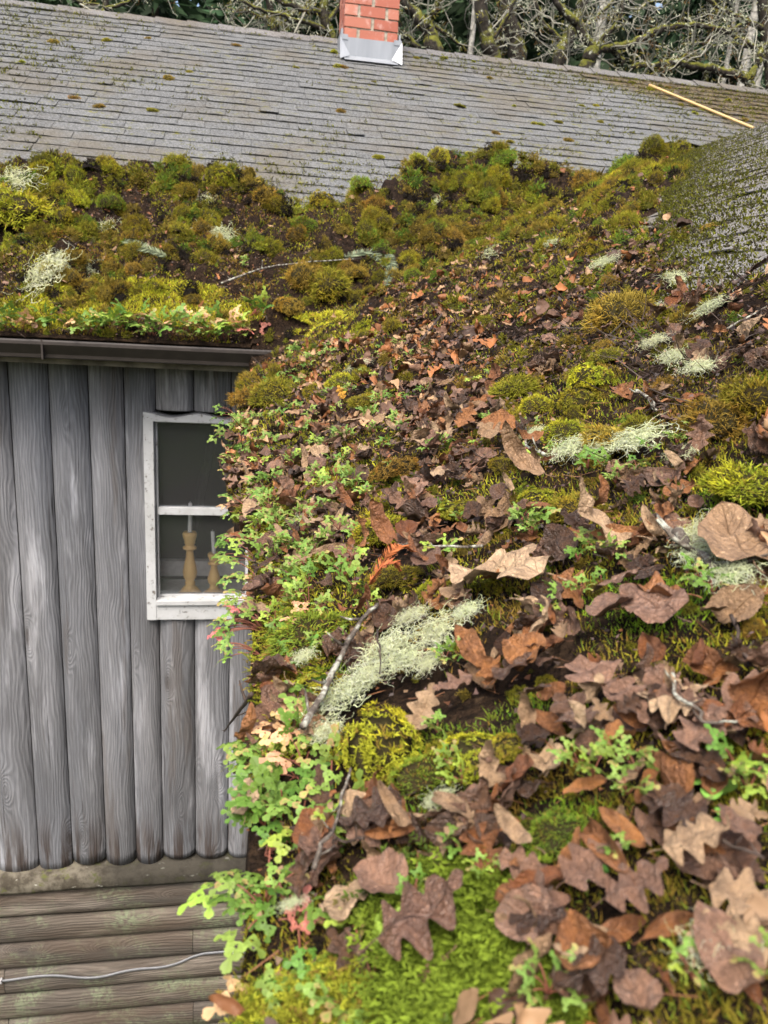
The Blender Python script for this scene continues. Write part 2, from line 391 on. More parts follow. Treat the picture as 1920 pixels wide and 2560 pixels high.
# valley flashing along the crease
def crease(X):   # Y where both planes meet
    return EY + (NZ + SN * (X - NX) - EZ) / SF
mb = MB(); xs = np.linspace(2.6, 3.60, 24); P = []
for x in xs:
    y = crease(x); z = NZ + SN * (x - NX); wob = .006 * fbm(x * 5, 0.3, 2)
    P += [(x - .105, y + .015, EZ + SF * (y + .015 - EY) + .034 + wob), (x - .02, y - .012, z + .022), (x + .02, y - .015, z + .028), (x + .075, y - .075, NZ + SN * (x + .075 - NX) + .032 - wob)]
mb.add(np.array(P), [quads(24, 4)])
cpart('valley_flashing', mb.mesh('valley_flashing', plain('weathered_metal', (.17, .15, .125), .55, .4, .4, 9)))
# lifted, torn shingle at the head of the flashing
mb = MB()
for (x0, y0, w, a) in ((3.55, crease(3.6) + .03, .26, .07), (3.74, crease(3.6) + .10, .24, .05)):
    n = 6; g = np.linspace(0, 1, n); gx, gy = np.meshgrid(g, g); X_ = x0 + gx * w; Y_ = y0 + gy * .2
    Z_ = EZ + SF * (Y_ - EY) + .03 + a * (1 - gy) ** 2 * (1 - .6 * gx)
    A_ = np.stack([X_, Y_, Z_], -1).reshape(-1, 3); Bq = A_ - [0, 0, .006]
    mb.add(np.concatenate([A_, Bq]), [quads(n, n), quads(n, n)[:, ::-1] + n * n])
cpart('torn_shingle', mb.mesh('torn_shingle', M_SHF))

# chimney
cx0, cx1, cyf, cyb = .80, 1.32, 8.28, 8.82
ch = cpart('chimney', None) if False else None
mb = MB(); mb.box((cx0 + .012, cyf + .012, 1.9), (cx1 - .012, cyb - .012, 4.3))
chim = cpart('chimney', mb.mesh('chimney', plain('mortar', (.34, .31, .25), .95, .1, .3, 40), smooth=False))
mb = MB(); bh, gap = .086, .015; z = 2.525; row = 0
def brick(a, b):
    mb.box(a, b); v = mb.V[-1]; v += rng.uniform(-.0025, .0025, v.shape)
while z < 4.3:
    offs = (0, .27) if row % 2 else (-.135, .135, .405)
    L = cx1 - cx0
    for o_ in offs:
        a, b = max(o_, 0), min(o_ + .255, L)
        if b - a > .03: brick((cx0 + a + (0 if a == 0 else gap), cyf, z), (cx0 + b, cyf + .03, z + bh)); brick((cx0 + a + (0 if a == 0 else gap), cyb - .03, z), (cx0 + b, cyb, z + bh))
        if b - a > .03:
            for xx in (cx0, cx1 - .03):
                brick((xx, cyf + .032 + a * .9, z), (xx + .03, min(cyf + .02 + b * .9, cyb - .032), z + bh))
    z += bh + gap; row += 1
link('bricks', mb.mesh('bricks', brick_mat(), smooth=False), chim)
n_ = N('galvanised_flashing', .42, .5); v_ = n_.coord(); n_.b.inputs['Metallic'].default_value = .35
n_.color(n_.mix(n_.noise(n_.mapping(v_, (14, 14, 1.5)), 1, 5), (.17, .185, .205), (.34, .36, .38)))
M_FLASH = n_.m
mb = MB(); e = .03
zr = lambda y: EZ + SF * (y - EY)
mb.box((cx0 - e, cyf - e, zr(cyf) - .1), (cx1 + e, cyf - .012, 2.525))
mb.box((cx0 - e - .008, cyf - e - .006, 2.50), (cx0 + .035, cyf - .01, 2.545)); mb.box((cx1 - .035, cyf - e - .006, 2.50), (cx1 + e + .008, cyf - .01, 2.545))
for xx in (cx0 - e, cx1 + .012):
    mb.box((xx, cyf - .012, 2.2), (xx + .018, cyb, 2.60))
# apron and folded ears
yA = cyf - e - .09
mb.add(far_place(np.array([[cx0 - .0, (yA - EY) / CF, .03], [cx1 + .0, (yA - EY) / CF, .03], [cx1 + .0, (cyf - EY) / CF, .03], [cx0, (cyf - EY) / CF, .03]])), [[(0, 1, 2, 3)]])
for xa, sgn in ((cx0 - e - .012, 1), (cx1 + e + .012, -1)):
    yy = cyf - e - .012
    A_ = np.array([(xa, yy - .006, zr(yy) + .20), (xa, yy - .075, zr(yy - .08) + .035), (xa + sgn * .10, yy - .045, zr(yy - .03) + .05)])
    mb.add(np.concatenate([A_, A_ + [0, .006, 0]]), [[(0, 1, 2), (3, 5, 4)], [(0, 3, 4, 1), (1, 4, 5, 2), (2, 5, 3, 0)]])
link('flashing', mb.mesh('flashing', M_FLASH, smooth=False), chim)

# log wall
WY = 4.35
edges = [-3.1, -2.88, -2.66, -2.45, -2.22, -2.0, -1.77, -1.52, -1.278, -1.078, -.878, -.695, -.53, -.328, -.125, .06, .2]
WX0, WX1, WZ0, WZ1 = -.59, .03, -1.80, -.60       # window hole
mb = MB()
for a, b in zip(edges[:-1], edges[1:]):
    nu, nv = 13, 46; uu = np.linspace(-1, 1, nu); zb = -3.47 + rng.uniform(-.03, .03)
    spans = [(zb, -.12)]
    if a < WX1 and b > WX0: spans = [(zb, WZ0 - .012), (WZ1 + .012, -.12)] if not (a < WX0 < b) else [(zb, -.12)]
    if a < WX0 - .01 < b: pass
    ph = rng.uniform(0, 9)
    for s0, s1 in spans:
        vv = np.linspace(0, 1, nv); X_, Z_ = np.meshgrid((a + b) / 2 + uu * ((b - a) / 2 - .0025), vv)
        U_ = np.tile(uu, (nv, 1))
        low = s0 + (.02 * U_ ** 2 if s0 < -3 else 0)
        Zz = low + (s1 - low) * Z_
        depth = .048 * np.sqrt(np.clip(1 - (U_ * .985) ** 2, 0, 1)) + .004 * fbm(X_ * 8 + ph, Zz * 1.5, 3)
        Xw = X_ + .006 * fbm(Zz * 1.3 + ph, U_ * 0 + a, 2) * (1 - U_ ** 2)
        Vv = np.stack([Xw, WY + .012 - depth, Zz], -1).reshape(-1, 3)
        UV = np.stack([U_ * .11, Zz], -1).reshape(-1, 2)
        bot = np.arange(nu); Vb = Vv[:nu] + [0, .06, .0]
        mb.add(np.concatenate([Vv, Vb]), [quads(nv, nu), [(i + 1, i, nv * nu + i, nv * nu + i + 1) for i in range(nu - 1)]], None, np.concatenate([UV, UV[:nu]]))
wall = cpart('wall', mb.mesh('wall', wood_grey('grey_log_wood', (.255, .265, .28), brown=1), uvs=True)); wall['label'] = 'upright grey weathered half logs'
mb = MB(); mb.box((-3.1, WY + .06, -5.6), (WX0, WY + .16, 0)); mb.box((WX1, WY + .06, -5.6), (.2, WY + .16, 0)); mb.box((WX0, WY + .06, -5.6), (WX1, WY + .16, WZ0 - .004)); mb.box((WX0, WY + .06, WZ1 + .004), (WX1, WY + .16, 0))
# the wing's own side wall below the near eave
mb.box((.2, -2.0, -5.6), (.3, WY + .16, -.55))
link('wall_core', mb.mesh('wall_core', plain('dark_backing', (.03, .026, .022), .9), smooth=False), wall)
# foot ledge
mb = MB(); xs = np.linspace(-3.1, .2, 60)
P = []
for x in xs:
    w = .008 * fbm(x * 3, 0, 3)
    P += [(x, WY + .05, -3.46), (x, WY - .06, -3.475 + w), (x, WY - .075, -3.585 + w), (x, WY - .07, -3.605 + w), (x, WY + .05, -3.61)]
mb.add(np.array(P), [quads(60, 5)], None, np.array([(p[2] + p[1], p[0]) for p in P]))
n_ = N('mossy_ledge_wood', .85, .2); v_ = n_.coord(); x_, y_, z_ = n_.sep(v_)
c_ = n_.mix(n_.ramp(n_.noise(v_, 7, 5, .7), .4, .62), (.14, .125, .095), (.05, .042, .03)); c_ = n_.mix(n_.ramp(n_.noise(v_, 12, 4, .7), .55, .65), c_, (.085, .09, .03))
c_ = n_.mix(n_.ramp(n_.noise(n_.mapping(v_, (14, 14, 30)), 1, 3), .66, .70), c_, (.42, .42, .36)); c_ = n_.mix(n_.ramp(x_, -1.1, -.75, 0, .8), c_, (.022, .02, .016))
n_.color(c_); n_.bump(n_.noise(v_, 30, 5), .6, .01); M_LEDGE = n_.m
cpart('foot_ledge', mb.mesh('foot_ledge', M_LEDGE))
# horizontal siding below
mb = MB(); z = -3.62
for k in range(10):
    h = .195 * rng.uniform(.96, 1.04); cuts = [-3.1, (-1.52 if k in (3, 5, 7) else -2.1), (-.345 if k in (2, 5) else .1), .2]
    cuts = sorted(set(cuts))
    for a, b in zip(cuts[:-1], cuts[1:]):
        nu, nv = 30, 11; uu = np.linspace(0, 1, nu); vv = np.linspace(-1, 1, nv); U_, V_ = np.meshgrid(uu, vv)
        X_ = a + .002 + (b - a - .004) * U_; Z_ = z - h / 2 + V_ * h / 2 + .004 * fbm(X_ * 2, V_ * 0 + k, 2)
        Y_ = WY + .0 - .05 * np.sqrt(np.clip(1 - (V_ * .97) ** 2, 0, 1)) + .004 * fbm(X_ * 2, Z_ * 9, 3) + .012 * (V_ < -.8)
        mb.add(np.stack([X_, Y_, Z_], -1).reshape(-1, 3), [quads(nv, nu)], None, np.stack([V_ * .1, X_], -1).reshape(-1, 2))
    z -= h
lw = cpart('siding', mb.mesh('siding', wood_grey('damp_siding_wood', (.165, .145, .12), green=.8), uvs=True)); lw['label'] = 'lower courses of rounded horizontal siding, stained green'
# grey cable clipped across the siding (rests on the wall: a thing of its own)
cab = tag(empty('cable', (-.7, WY - .06, -4.25)), 'flat grey cable clipped in waves across the lower siding', 'cable')
kp = [(-2.6, -4.25), (-1.558, -4.264), (-1.24, -4.243), (-.969, -4.30), (-.74, -4.253), (-.51, -4.26), (-.276, -4.193), (-.065, -4.184), (.048, -4.251)]
ts = np.linspace(0, len(kp) - 1, 90); kx = np.interp(ts, range(len(kp)), [p[0] for p in kp]); kz = np.interp(ts, range(len(kp)), [p[1] for p in kp])
ker = np.ones(9) / 9; kz2 = np.convolve(np.pad(kz, 4, 'edge'), ker, 'valid')
zk = (-3.62 - kz2) / .195; ph = (zk - np.floor(zk)) * 2 - 1
ky = WY - .05 * np.sqrt(np.clip(1 - ph ** 2, 0, 1)) - .014; ky = np.minimum(ky, np.convolve(np.pad(ky, 4, 'edge'), ker, 'valid'))
P = []
for x, y, z in zip(kx, ky, kz2): P += [(x, y - .004, z + .009), (x, y - .006, z), (x, y - .004, z - .009), (x, y, z - .009), (x, y, z + .009)]
mb = MB(); q = quads(90, 5); mb.add(np.array(P) - np.array(cab.location), [q, [(i * 5 + 4, i * 5, i * 5 + 5, i * 5 + 9) for i in range(89)]])
mb.build('sheath', plain('grey_pvc', (.17, .175, .185), .45, .4, .1), cab)
for x in (-1.545, -.08):
    i = int(np.argmin(abs(kx - x))); c = np.array([kx[i], ky[i], kz2[i]]) - np.array(cab.location)
    mb = MB(); mb.box(c - [.005, .010, .014], c + [.005, .010, .014]); mb.tube([c + [0, -.012, .012], c + [0, -.022, .012]], .006); mb.build('clip', M_PAINT, cab, smooth=False)

# window
win = cpart('window', None) if False else link('window', None, cabin)
win.location = (0, -4.4, -Z_GROUND); 
mb = MB(); fy0, fy1 = WY - .055, WY + .075; st = .052
def bar(a, b):
    mb.box(a, b)
mb.box((WX0, fy0, WZ0), (WX0 + st, fy1, WZ1 - .045)); mb.box((WX1 - st, fy0, WZ0), (WX1, fy1, WZ1 - .045))
# scribed, wavy head
xs = np.linspace(WX0, WX1, 40); top = WZ1 + .012 * np.cos((xs - WX0) * 21) - .01
P = [];
for x, t in zip(xs, top): P += [(x, fy0 - .002, WZ1 - .045), (x, fy0 - .002, t), (x, fy1, t), (x, fy1, WZ1 - .045)]
mb.add(np.array(P), [quads(40, 4), [(i * 4 + 3, i * 4, i * 4 + 4, i * 4 + 7) for i in range(39)], [(0, 3, 2, 1)]])
mb.box((WX0 + st + .001, fy0 + .003, WZ0), (WX1 - st - .001, fy1, WZ0 + .095))
mb.box((WX0 + st + .001, fy0 - .012, WZ0 + .095), (WX1 - st - .001, fy1 - .002, WZ0 + .118))
link('frame', mb.mesh('frame', M_PAINT, smooth=False), win)
mb = MB(); gx0, gx1, gz0, gz1 = WX0 + st, WX1 - st, WZ0 + .118, WZ1 - .045
b_ = .014
for (a0, a1, z0, z1) in ((gx0, gx0 + b_, gz0, gz1), (gx1 - b_, gx1, gz0, gz1), (gx0 + b_, gx1 - b_, gz1 - b_, gz1), (gx0 + b_, gx1 - b_, gz0, gz0 + b_)):
    mb.box((a0, WY + .01, z0), (a1, WY + .04, z1))
mb.box((gx0 + b_, WY - .02, -1.177), (gx1 - b_, WY + .04, -1.139))
link('glazing_bar', mb.mesh('glazing_bar', M_PAINT, smooth=False), win)
n_ = N('old_window_glass', .06, .5); v_ = n_.coord()
tr = n_.node('BsdfTransparent'); gl = n_.node('BsdfGlossy'); gl.inputs['Roughness'].default_value = .06; gl.inputs[0].default_value = (.9, .95, 1, 1)
df = n_.node('BsdfDiffuse'); df.inputs[0].default_value = (.5, .5, .5, 1)
fr = n_.node('Fresnel'); fr.inputs[0].default_value = 1.45
m1 = n_.node('MixShader'); n_.l.new(fr.outputs[0], m1.inputs[0]); n_.l.new(tr.outputs[0], m1.inputs[1]); n_.l.new(gl.outputs[0], m1.inputs[2])
dust = n_.math('ADD', .035, n_.math('MULTIPLY', n_.ramp(n_.noise(v_, 70, 3, .7), .68, .74), .35)); m2 = n_.node('MixShader'); n_.l.new(dust, m2.inputs[0]); n_.l.new(m1.outputs[0], m2.inputs[1]); n_.l.new(df.outputs[0], m2.inputs[2])
n_.l.new(m2.outputs[0], n_.n['Material Output'].inputs[0])
for z0, z1 in ((gz0 + b_, -1.178), (-1.138, gz1 - b_)):
    mb = MB(); mb.box((gx0 + b_ - .003, WY + .02, z0 - .002), (gx1 - b_ + .003, WY + .024, z1 + .002)); link('pane', mb.mesh('pane', n_.m, smooth=False), win)
# the room behind: sill board, back wall, a beam
mb = MB(); ry = WY + .165
mb.box((WX0 - .1, WY + .076, WZ0 + .055), (WX1 + .1, WY + .40, WZ0 + .085))
mb.box((WX0 + .02, WY + .42, WZ0 + .10), (WX1 + .1, WY + .47, WZ0 + .20))
link('inner_sill', mb.mesh('inner_sill', plain('sill_white', (.62, .61, .58), .5, .4, .12), smooth=False), win)
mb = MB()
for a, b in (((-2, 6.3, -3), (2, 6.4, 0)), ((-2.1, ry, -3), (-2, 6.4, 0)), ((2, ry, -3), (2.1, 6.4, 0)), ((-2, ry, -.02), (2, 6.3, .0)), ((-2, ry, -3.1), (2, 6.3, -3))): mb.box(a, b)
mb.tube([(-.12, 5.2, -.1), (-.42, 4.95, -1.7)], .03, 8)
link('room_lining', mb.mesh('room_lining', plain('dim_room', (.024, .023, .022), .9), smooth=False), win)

# gutter, fascia, boxed end
prof = [(-.005, .088), (-.02, .088), (-.022, .081), (-.022, .067), (-.018, .061), (.012, .020), (.014, .004), (.02, 0), (.125, 0), (.125, .088)]
def gutter(x0, x1):
    mb = MB(); xs = np.linspace(x0, x1, 30); P = []
    for x in xs:
        zb = -.311 + .004 * fbm(x * 1.1, 0, 2) + (x + 1) * .006
        for (y, z) in prof: P.append((x, EY - .055 + y, zb + z))
        for (y, z) in prof[::-1]: P.append((x, EY - .055 + y + (.006 if y < .1 else -.006), zb + max(z, .006) - (.004 if z > .08 else 0)))
    k = len(prof) * 2; q = quads(30, k)
    mb.add(np.array(P), [q, [(i * k + k - 1, i * k, i * k + k, i * k + 2 * k - 1) for i in range(29)], [tuple(range(len(prof)))[::-1]], [tuple(29 * k + i for i in range(len(prof)))]])
    return mb
M_GUT = plain('brown_gutter_paint', (.034, .027, .023), .45, .4, .18, 14)
gm = gutter(-3.4, .11)
g_ = cpart('gutter', gm.mesh('gutter', M_GUT, smooth=False))
mb = MB(); mb.box((-1.004, EY - .0785, -.314), (-.996, EY + .06, -.2225)); link('joint', mb.mesh('joint', M_GUT, smooth=False), g_)
mb = MB(); mb.box((-3.4, EY + .075, -.345), (.0, EY + .105, -.19)); mb.box((-3.4, EY + .105, -.345), (.0, WY + .06, -.325))
cpart('fascia', mb.mesh('fascia', plain('fascia_board', (.19, .17, .14), .8, .2, .4, 12), smooth=False))
mb = MB(); mb.box((NX - .005, .9, NZ - .19), (NX + .02, EY + .07, NZ - .025)); mb.box((NX - .0, -1.2, NZ - .19), (NX + .02, .9, NZ - .025))
mb.box((NX + .02, -1.2, NZ - .19), (.3, EY + .07, NZ - .17))
mb.box((-.03, EY + .075, -.62), (.2, WY + .05, -.345))
cpart('fascia', mb.mesh('fascia', plain('grey_fascia_board', (.20, .21, .22), .6, .3, .15, 12), smooth=False))

# ------------------------------------------------------------------ debris height field
FB = np.array([(-4.6, 5.3), (-1.542, 5.33), (-1.333, 5.43), (-1.164, 5.53), (-.979, 5.46), (-.805, 5.6), (-.525, 5.57), (-.317, 5.49), (-.111, 5.45), (.197, 5.36), (.537, 5.39), (.685, 5.53), (.871, 5.70), (1.152, 6.03), (1.469, 6.24), (1.698, 6.27), (1.884, 6.24), (1.97, 6.1), (2.446, 6.05), (2.752, 6.08), (2.889, 6.16), (3.116, 6.38), (3.288, 6.45), (3.428, 6.43), (3.7, 6.2), (6, 6)])
NB = np.array([(0, .36), (.5, .64), (.8, .76), (1.03, .76), (1.17, .75), (1.43, .84), (1.9, 1.07), (2.84, 1.56), (4.3, 2.32), (5.2, 2.78), (6.45, 3.46), (8, 4.2)])
def roof_z(X, Y):
    zn = np.where(X >= NX, NZ + SN * (X - NX), NZ - 5 * (X - NX) ** 2)
    zf = EZ + SF * (Y - EY)
    zn = np.where((Y > EY) & (X < NX), -9., zn)
    return np.where(Y > EY - .06, np.maximum(zn, zf), zn)
def thick(X, Y):
    df = np.interp(X, FB[:, 0], FB[:, 1]) - Y + .05 * fbm(X * 9, Y * 9, 3, 3)
    dn = np.interp(Y, NB[:, 0], NB[:, 1]) - X + .14 * fbm(X * 7, Y * 7, 3, 9) + .34 * sstep(1.4, 3., Y) * fbm(Y * 1.7, X * 1.1, 3, 29)
    dn = dn * np.where(Y < .9, 1, .8)
    d = np.minimum(df, dn * .8)
    pile = sstep(1.3, 3.2, Y) * np.where(Y < EY, sstep(-.1, .55, X) * .85 + .15, 1)
    t = .022 + .012 * (1 - pile) * fbm(X * 11, Y * 11, 4, 1) + pile * (.04 + .07 * fbm(X * 2.6, Y * 2.6, 3, 21) + .10 * np.abs(fbm(X * 7, Y * 7, 3, 31)) + .03 * fbm(X * 22, Y * 22, 2, 33))
    t = t + pile * .07 * np.exp(-((df - .16) / .16) ** 2) * (1 + fbm(X * 4, 0 * Y, 2, 77))
    # dark heap on the right, middle distance
    t = t + .06 * np.exp(-(((X - .78) / .22) ** 2 + ((Y - 1.05) / .22) ** 2))
    gut = (X < -.02) & (Y > EY - .2)
    t = np.where(gut, t * sstep(EY - .02, EY + .45, Y) + .015, t)
    tap = sstep(-.01, np.where(df < dn, .10, .10 + .12 * pile), d)
    return t * tap - .05 * (1 - sstep(-.05, .03, d))
def surf(X, Y):
    return roof_z(X, Y) + thick(X, Y)
def normal(X, Y, h=.01):
    dx = (surf(X + h, Y) - surf(X - h, Y)) / (2 * h); dy = (surf(X, Y + h) - surf(X, Y - h)) / (2 * h)
    n = np.stack([-dx, -dy, np.ones_like(dx)], -1); return n / np.linalg.norm(n, axis=-1, keepdims=True)
XL = lambda Y: -.002 - .052 * sstep(1.0, 1.7, np.asarray(Y)) * (1 - .5 * sstep(2.9, 3.9, np.asarray(Y))) + .016 * fbm(np.asarray(Y) * 7, 0 * np.asarray(Y), 3, 5)
def at(px, py):
    """where the sight line through a photo pixel meets the heaped roof"""
    r = ray(px, py); r = r / np.linalg.norm(r)
    t = .15 * (9 / .15) ** np.linspace(0, 1, 1400); P = r[None] * t[:, None]
    ok = (P[:, 0] > XL(P[:, 1])) | (P[:, 1] > EY - .02)
    below = (P[:, 2] < surf(P[:, 0], P[:, 1])) & ok
    i = int(np.argmax(below)); return P[i] if below[i] else P[-1]

XR = lambda Y: np.interp(Y, NB[:, 0], NB[:, 1]) + .12
nr, nc = 470, 300
uY = np.linspace(.1 ** -.5, 6.7 ** -.5, nr); gY = uY ** -2
b = np.linspace(0, 1, nc)
Yg = np.repeat(gY[:, None], nc, 1); Xg = XL(gY)[:, None] + (XR(gY) - XL(gY))[:, None] * b[None]
Zg = surf(Xg, Yg) + .004 * fbm(Xg * 60, Yg * 60, 2, 8)
Zg[:, 0] -= .05
cell = np.stack([Xg, Yg, Zg], -1)
ok = thick(Xg, Yg) > -.045
q = quads(nr, nc); q = q[ok.ravel()[q].any(1)]
q = q[~((Xg.ravel()[q].max(1) < -.0) & (Yg.ravel()[q].min(1) > EY - .1))]
near_heap = tag(link('soil_heap', mesh('soil_heap', cell.reshape(-1, 3), [q], M_SOIL)), 'dark damp soil and rotted litter lying over the near roof slope', 'soil', kind='stuff')
nx2, ny2 = 240, 150
Xf, Yf = np.meshgrid(np.linspace(-2.6, .02, nx2), np.linspace(EY - .045, 5.75, ny2)); Zf = surf(Xf, Yf) + .004 * fbm(Xf * 50, Yf * 50, 2, 8)
okf = thick(Xf, Yf) > -.045; q = quads(ny2, nx2); q = q[okf.ravel()[q].any(1)]
tag(link('soil_heap', mesh('soil_heap', np.stack([Xf, Yf, Zf], -1).reshape(-1, 3), [q], M_SOIL)), 'dark soil scraped into a bank above the gutter', 'soil', kind='stuff')

def sample(n, far_left=.3, pw=-.5, mid=0., ymax=6.5, ymin=.14):
    """random spots on the heaped roof, denser where nearer"""
    k = int(n * (1 - far_left - mid)); u = rng.uniform(ymax ** pw, ymin ** pw, k) if pw else rng.uniform(ymin, ymax, k)
    Y = u ** (1 / pw) if pw else u
    X = XL(Y) + (XR(Y) - XL(Y)) * rng.random(k)
    m = int(n * far_left); X2 = rng.uniform(-2.0, .05, m); Y2 = rng.uniform(EY - .02, 5.7, m)
    m = int(n * mid); X3 = rng.uniform(.0, 3.6, m); Y3 = rng.uniform(2.6, 6.4, m)
    X = np.concatenate([X, X2, X3]); Y = np.concatenate([Y, Y2, Y3])
    keep = (thick(X, Y) > .004) & ~((X < NX) & (Y > EY - .1) & (Y < EY - .02))
    X, Y = X[keep], Y[keep]; P = np.stack([X, Y, surf(X, Y)], 1)
    px, py = project(P); k = (px > -120) & (px < 2700) & (py < 3200); return P[k], np.stack([px[k], py[k]], 1)

# mats of moss: photo spots (centre, radii) turned into a mask over the roof
MATS = [(130, 780, 190, 45), (520, 785, 140, 40), (330, 740, 250, 45), (830, 815, 130, 35), (700, 1100, 90, 60), (900, 1215, 150, 60), (690, 1255, 110, 60), (800, 1450, 120, 60),
        (800, 1600, 120, 110), (1150, 1900, 190, 90), (1100, 2310, 260, 150), (1220, 2450, 230, 150), (1080, 1990, 90, 60), (1620, 1520, 170, 80), (1350, 1800, 130, 60), (1330, 1260, 120, 60),
        (1500, 1010, 160, 80), (1850, 1220, 160, 70), (1270, 1230, 80, 40), (980, 1510, 90, 50), (1420, 2060, 120, 60)]
def mats(px, py):
    m = np.zeros(len(px)) - 9
    for cx, cy, rx, ry in MATS:
        m = np.maximum(m, 1 - ((px - cx) / rx) ** 2 - ((py - cy) / ry) ** 2)
    return m
MC = {'bright': (.32, .33, .026), 'green': (.15, .225, .024), 'olive': (.215, .20, .02), 'gold': (.26, .18, .032), 'brown': (.075, .045, .02), 'dark': (.035, .04, .01)}
MCL = {k: np.array(v) for k, v in MC.items()}
def moss_color(P, bias=0.):
    a = fbm(P[:, 0] * 7, P[:, 1] * 7, 3, 41)[:, None] * 2.2 + bias; b = rng.random((len(P), 1))
    c = MCL['olive'] * (1 - sstep(-.1, .6, a)) + MCL['bright'] * sstep(-.1, .6, a)
    g = sstep(-.2, -.7, a); c = c * (1 - g) + MCL['gold'] * .8 * g
    c = np.where(b < .18, MCL['gold'] * .9, np.where(b > .86, MCL['green'], c))
    return c * rng.uniform(.65, 1.3, (len(P), 1))
def blades(P, D, L, Wd, C, bend=.35, tip=1.25):
    """bent slivers: 2 segments"""
    n = len(P); L = np.broadcast_to(L, (n,))[:, None]; Wd = np.broadcast_to(Wd, (n,))[:, None]
    A = np.cross(D, rng.normal(size=(n, 3))); A /= np.linalg.norm(A, axis=1)[:, None] + 1e-9
    B = rng.normal(size=(n, 3)) * bend
    p1 = P + D * L * .55 + B * L * .2; p2 = P + D * L + B * L * .75
    V = np.stack([P - A * Wd * .5, P + A * Wd * .5, p1 + A * Wd * .42, p1 - A * Wd * .42, p2], 1).reshape(-1, 3)
    i = np.arange(n)[:, None] * 5
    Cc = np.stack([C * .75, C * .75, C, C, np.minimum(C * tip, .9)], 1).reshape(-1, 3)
    return V, [i + np.array([[0, 1, 2, 3]]), i + np.array([[3, 2, 4]])], Cc

# fuzz on the heaps
P, pp = sample(420000, .17, -.5, .25)
_a = sample(150000, 1., -.5); _b = mats(_a[1][:, 0], _a[1][:, 1]) > 0; P = np.vstack([P, _a[0][_b]]); pp = np.vstack([pp, _a[1][_b]])
_x, _y = rng.uniform(.1, .75, 30000), rng.uniform(3.9, 4.7, 30000); _a = np.stack([_x, _y, surf(_x, _y)], 1); _q = np.stack(project(_a), 1); _b = mats(_q[:, 0], _q[:, 1]) > 0; P = np.vstack([P, _a[_b]]); pp = np.vstack([pp, _q[_b]])
m = mats(pp[:, 0], pp[:, 1])
base = fbm(P[:, 0] * 6, P[:, 1] * 6, 4, 13) + .5 * fbm(P[:, 0] * 25, P[:, 1] * 25, 2, 15)
pile = sstep(1.2, 2.6, P[:, 1])
keep = (m > rng.uniform(-.15, .25, len(P))) | (base > -.06 - .03 * pile + rng.uniform(-.1, .1, len(P)))
P, m, pile = P[keep], m[keep], pile[keep]
dist = np.linalg.norm(P, axis=1)
nn = normal(P[:, 0], P[:, 1]); D = nn * .8 + [0, 0, .5] + rng.normal(size=(len(P), 3)) * .45; D /= np.linalg.norm(D, axis=1)[:, None]
L = np.clip(.004 + .0022 * dist, .005, .014) * rng.uniform(.6, 1.5, len(P)); Wd = np.clip(.0010 * dist + .0007, .001, .005) * rng.uniform(.7, 1.3, len(P))
C = moss_color(P, np.where(m > 0, .75, -.12)[:, None])
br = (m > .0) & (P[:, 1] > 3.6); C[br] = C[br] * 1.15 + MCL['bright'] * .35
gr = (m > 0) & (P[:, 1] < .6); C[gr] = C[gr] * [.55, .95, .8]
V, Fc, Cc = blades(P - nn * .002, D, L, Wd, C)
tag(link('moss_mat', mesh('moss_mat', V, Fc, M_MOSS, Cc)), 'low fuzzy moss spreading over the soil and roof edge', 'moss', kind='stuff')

# ------------------------------------------------------------------ landmarks and labels for repeats
MARKS = []           # (phrase, position)
def mark(phrase, P): MARKS.append((phrase, np.asarray(P, float)))
ORD = ['nearest', 'second nearest', 'third nearest', 'fourth nearest', 'fifth nearest', 'sixth nearest', 'seventh nearest', 'eighth nearest', 'ninth nearest', 'tenth nearest', 'eleventh nearest', 'twelfth nearest']
REPEATS = {}         # description -> list of (object, position)
def repeat(o, desc, P): REPEATS.setdefault(desc, []).append((o, np.asarray(P, float)))
def label_repeats():
    for desc, lst in REPEATS.items():
        left = set(range(len(lst))); P = np.array([p for _, p in lst])
        order = {k: np.argsort(np.linalg.norm(P - mp, axis=1)) for k, (_, mp) in enumerate(MARKS)}
        for r in range(min(len(ORD), len(lst))):
            for k, (ph, _) in enumerate(MARKS):
                i = int(order[k][r])
                if i in left:
                    left.discard(i); lst[i][0]['label'] = f'{desc}, {ORD[r]} to the {ph}'
            if not left: break
        for i in left: lst[i][0]['label'] = f'{desc} among others like it'
def frame(P, side_dir, fwd, nrm, s=1., sx=1., sz=1.):
    y = np.asarray(fwd, float); y = y / np.linalg.norm(y); z = np.asarray(nrm, float); z = z - z.dot(y) * y; z /= np.linalg.norm(z) + 1e-9; x = np.cross(y, z)
    M = np.eye(4); M[:3, 0] = x * s * sx; M[:3, 1] = y * s; M[:3, 2] = z * s * sz; M[:3, 3] = P; return Matrix(M.tolist())
def heading(n, a):
    t = np.array([math.cos(a), math.sin(a), 0]); t = t - t.dot(n) * n; return t / np.linalg.norm(t)

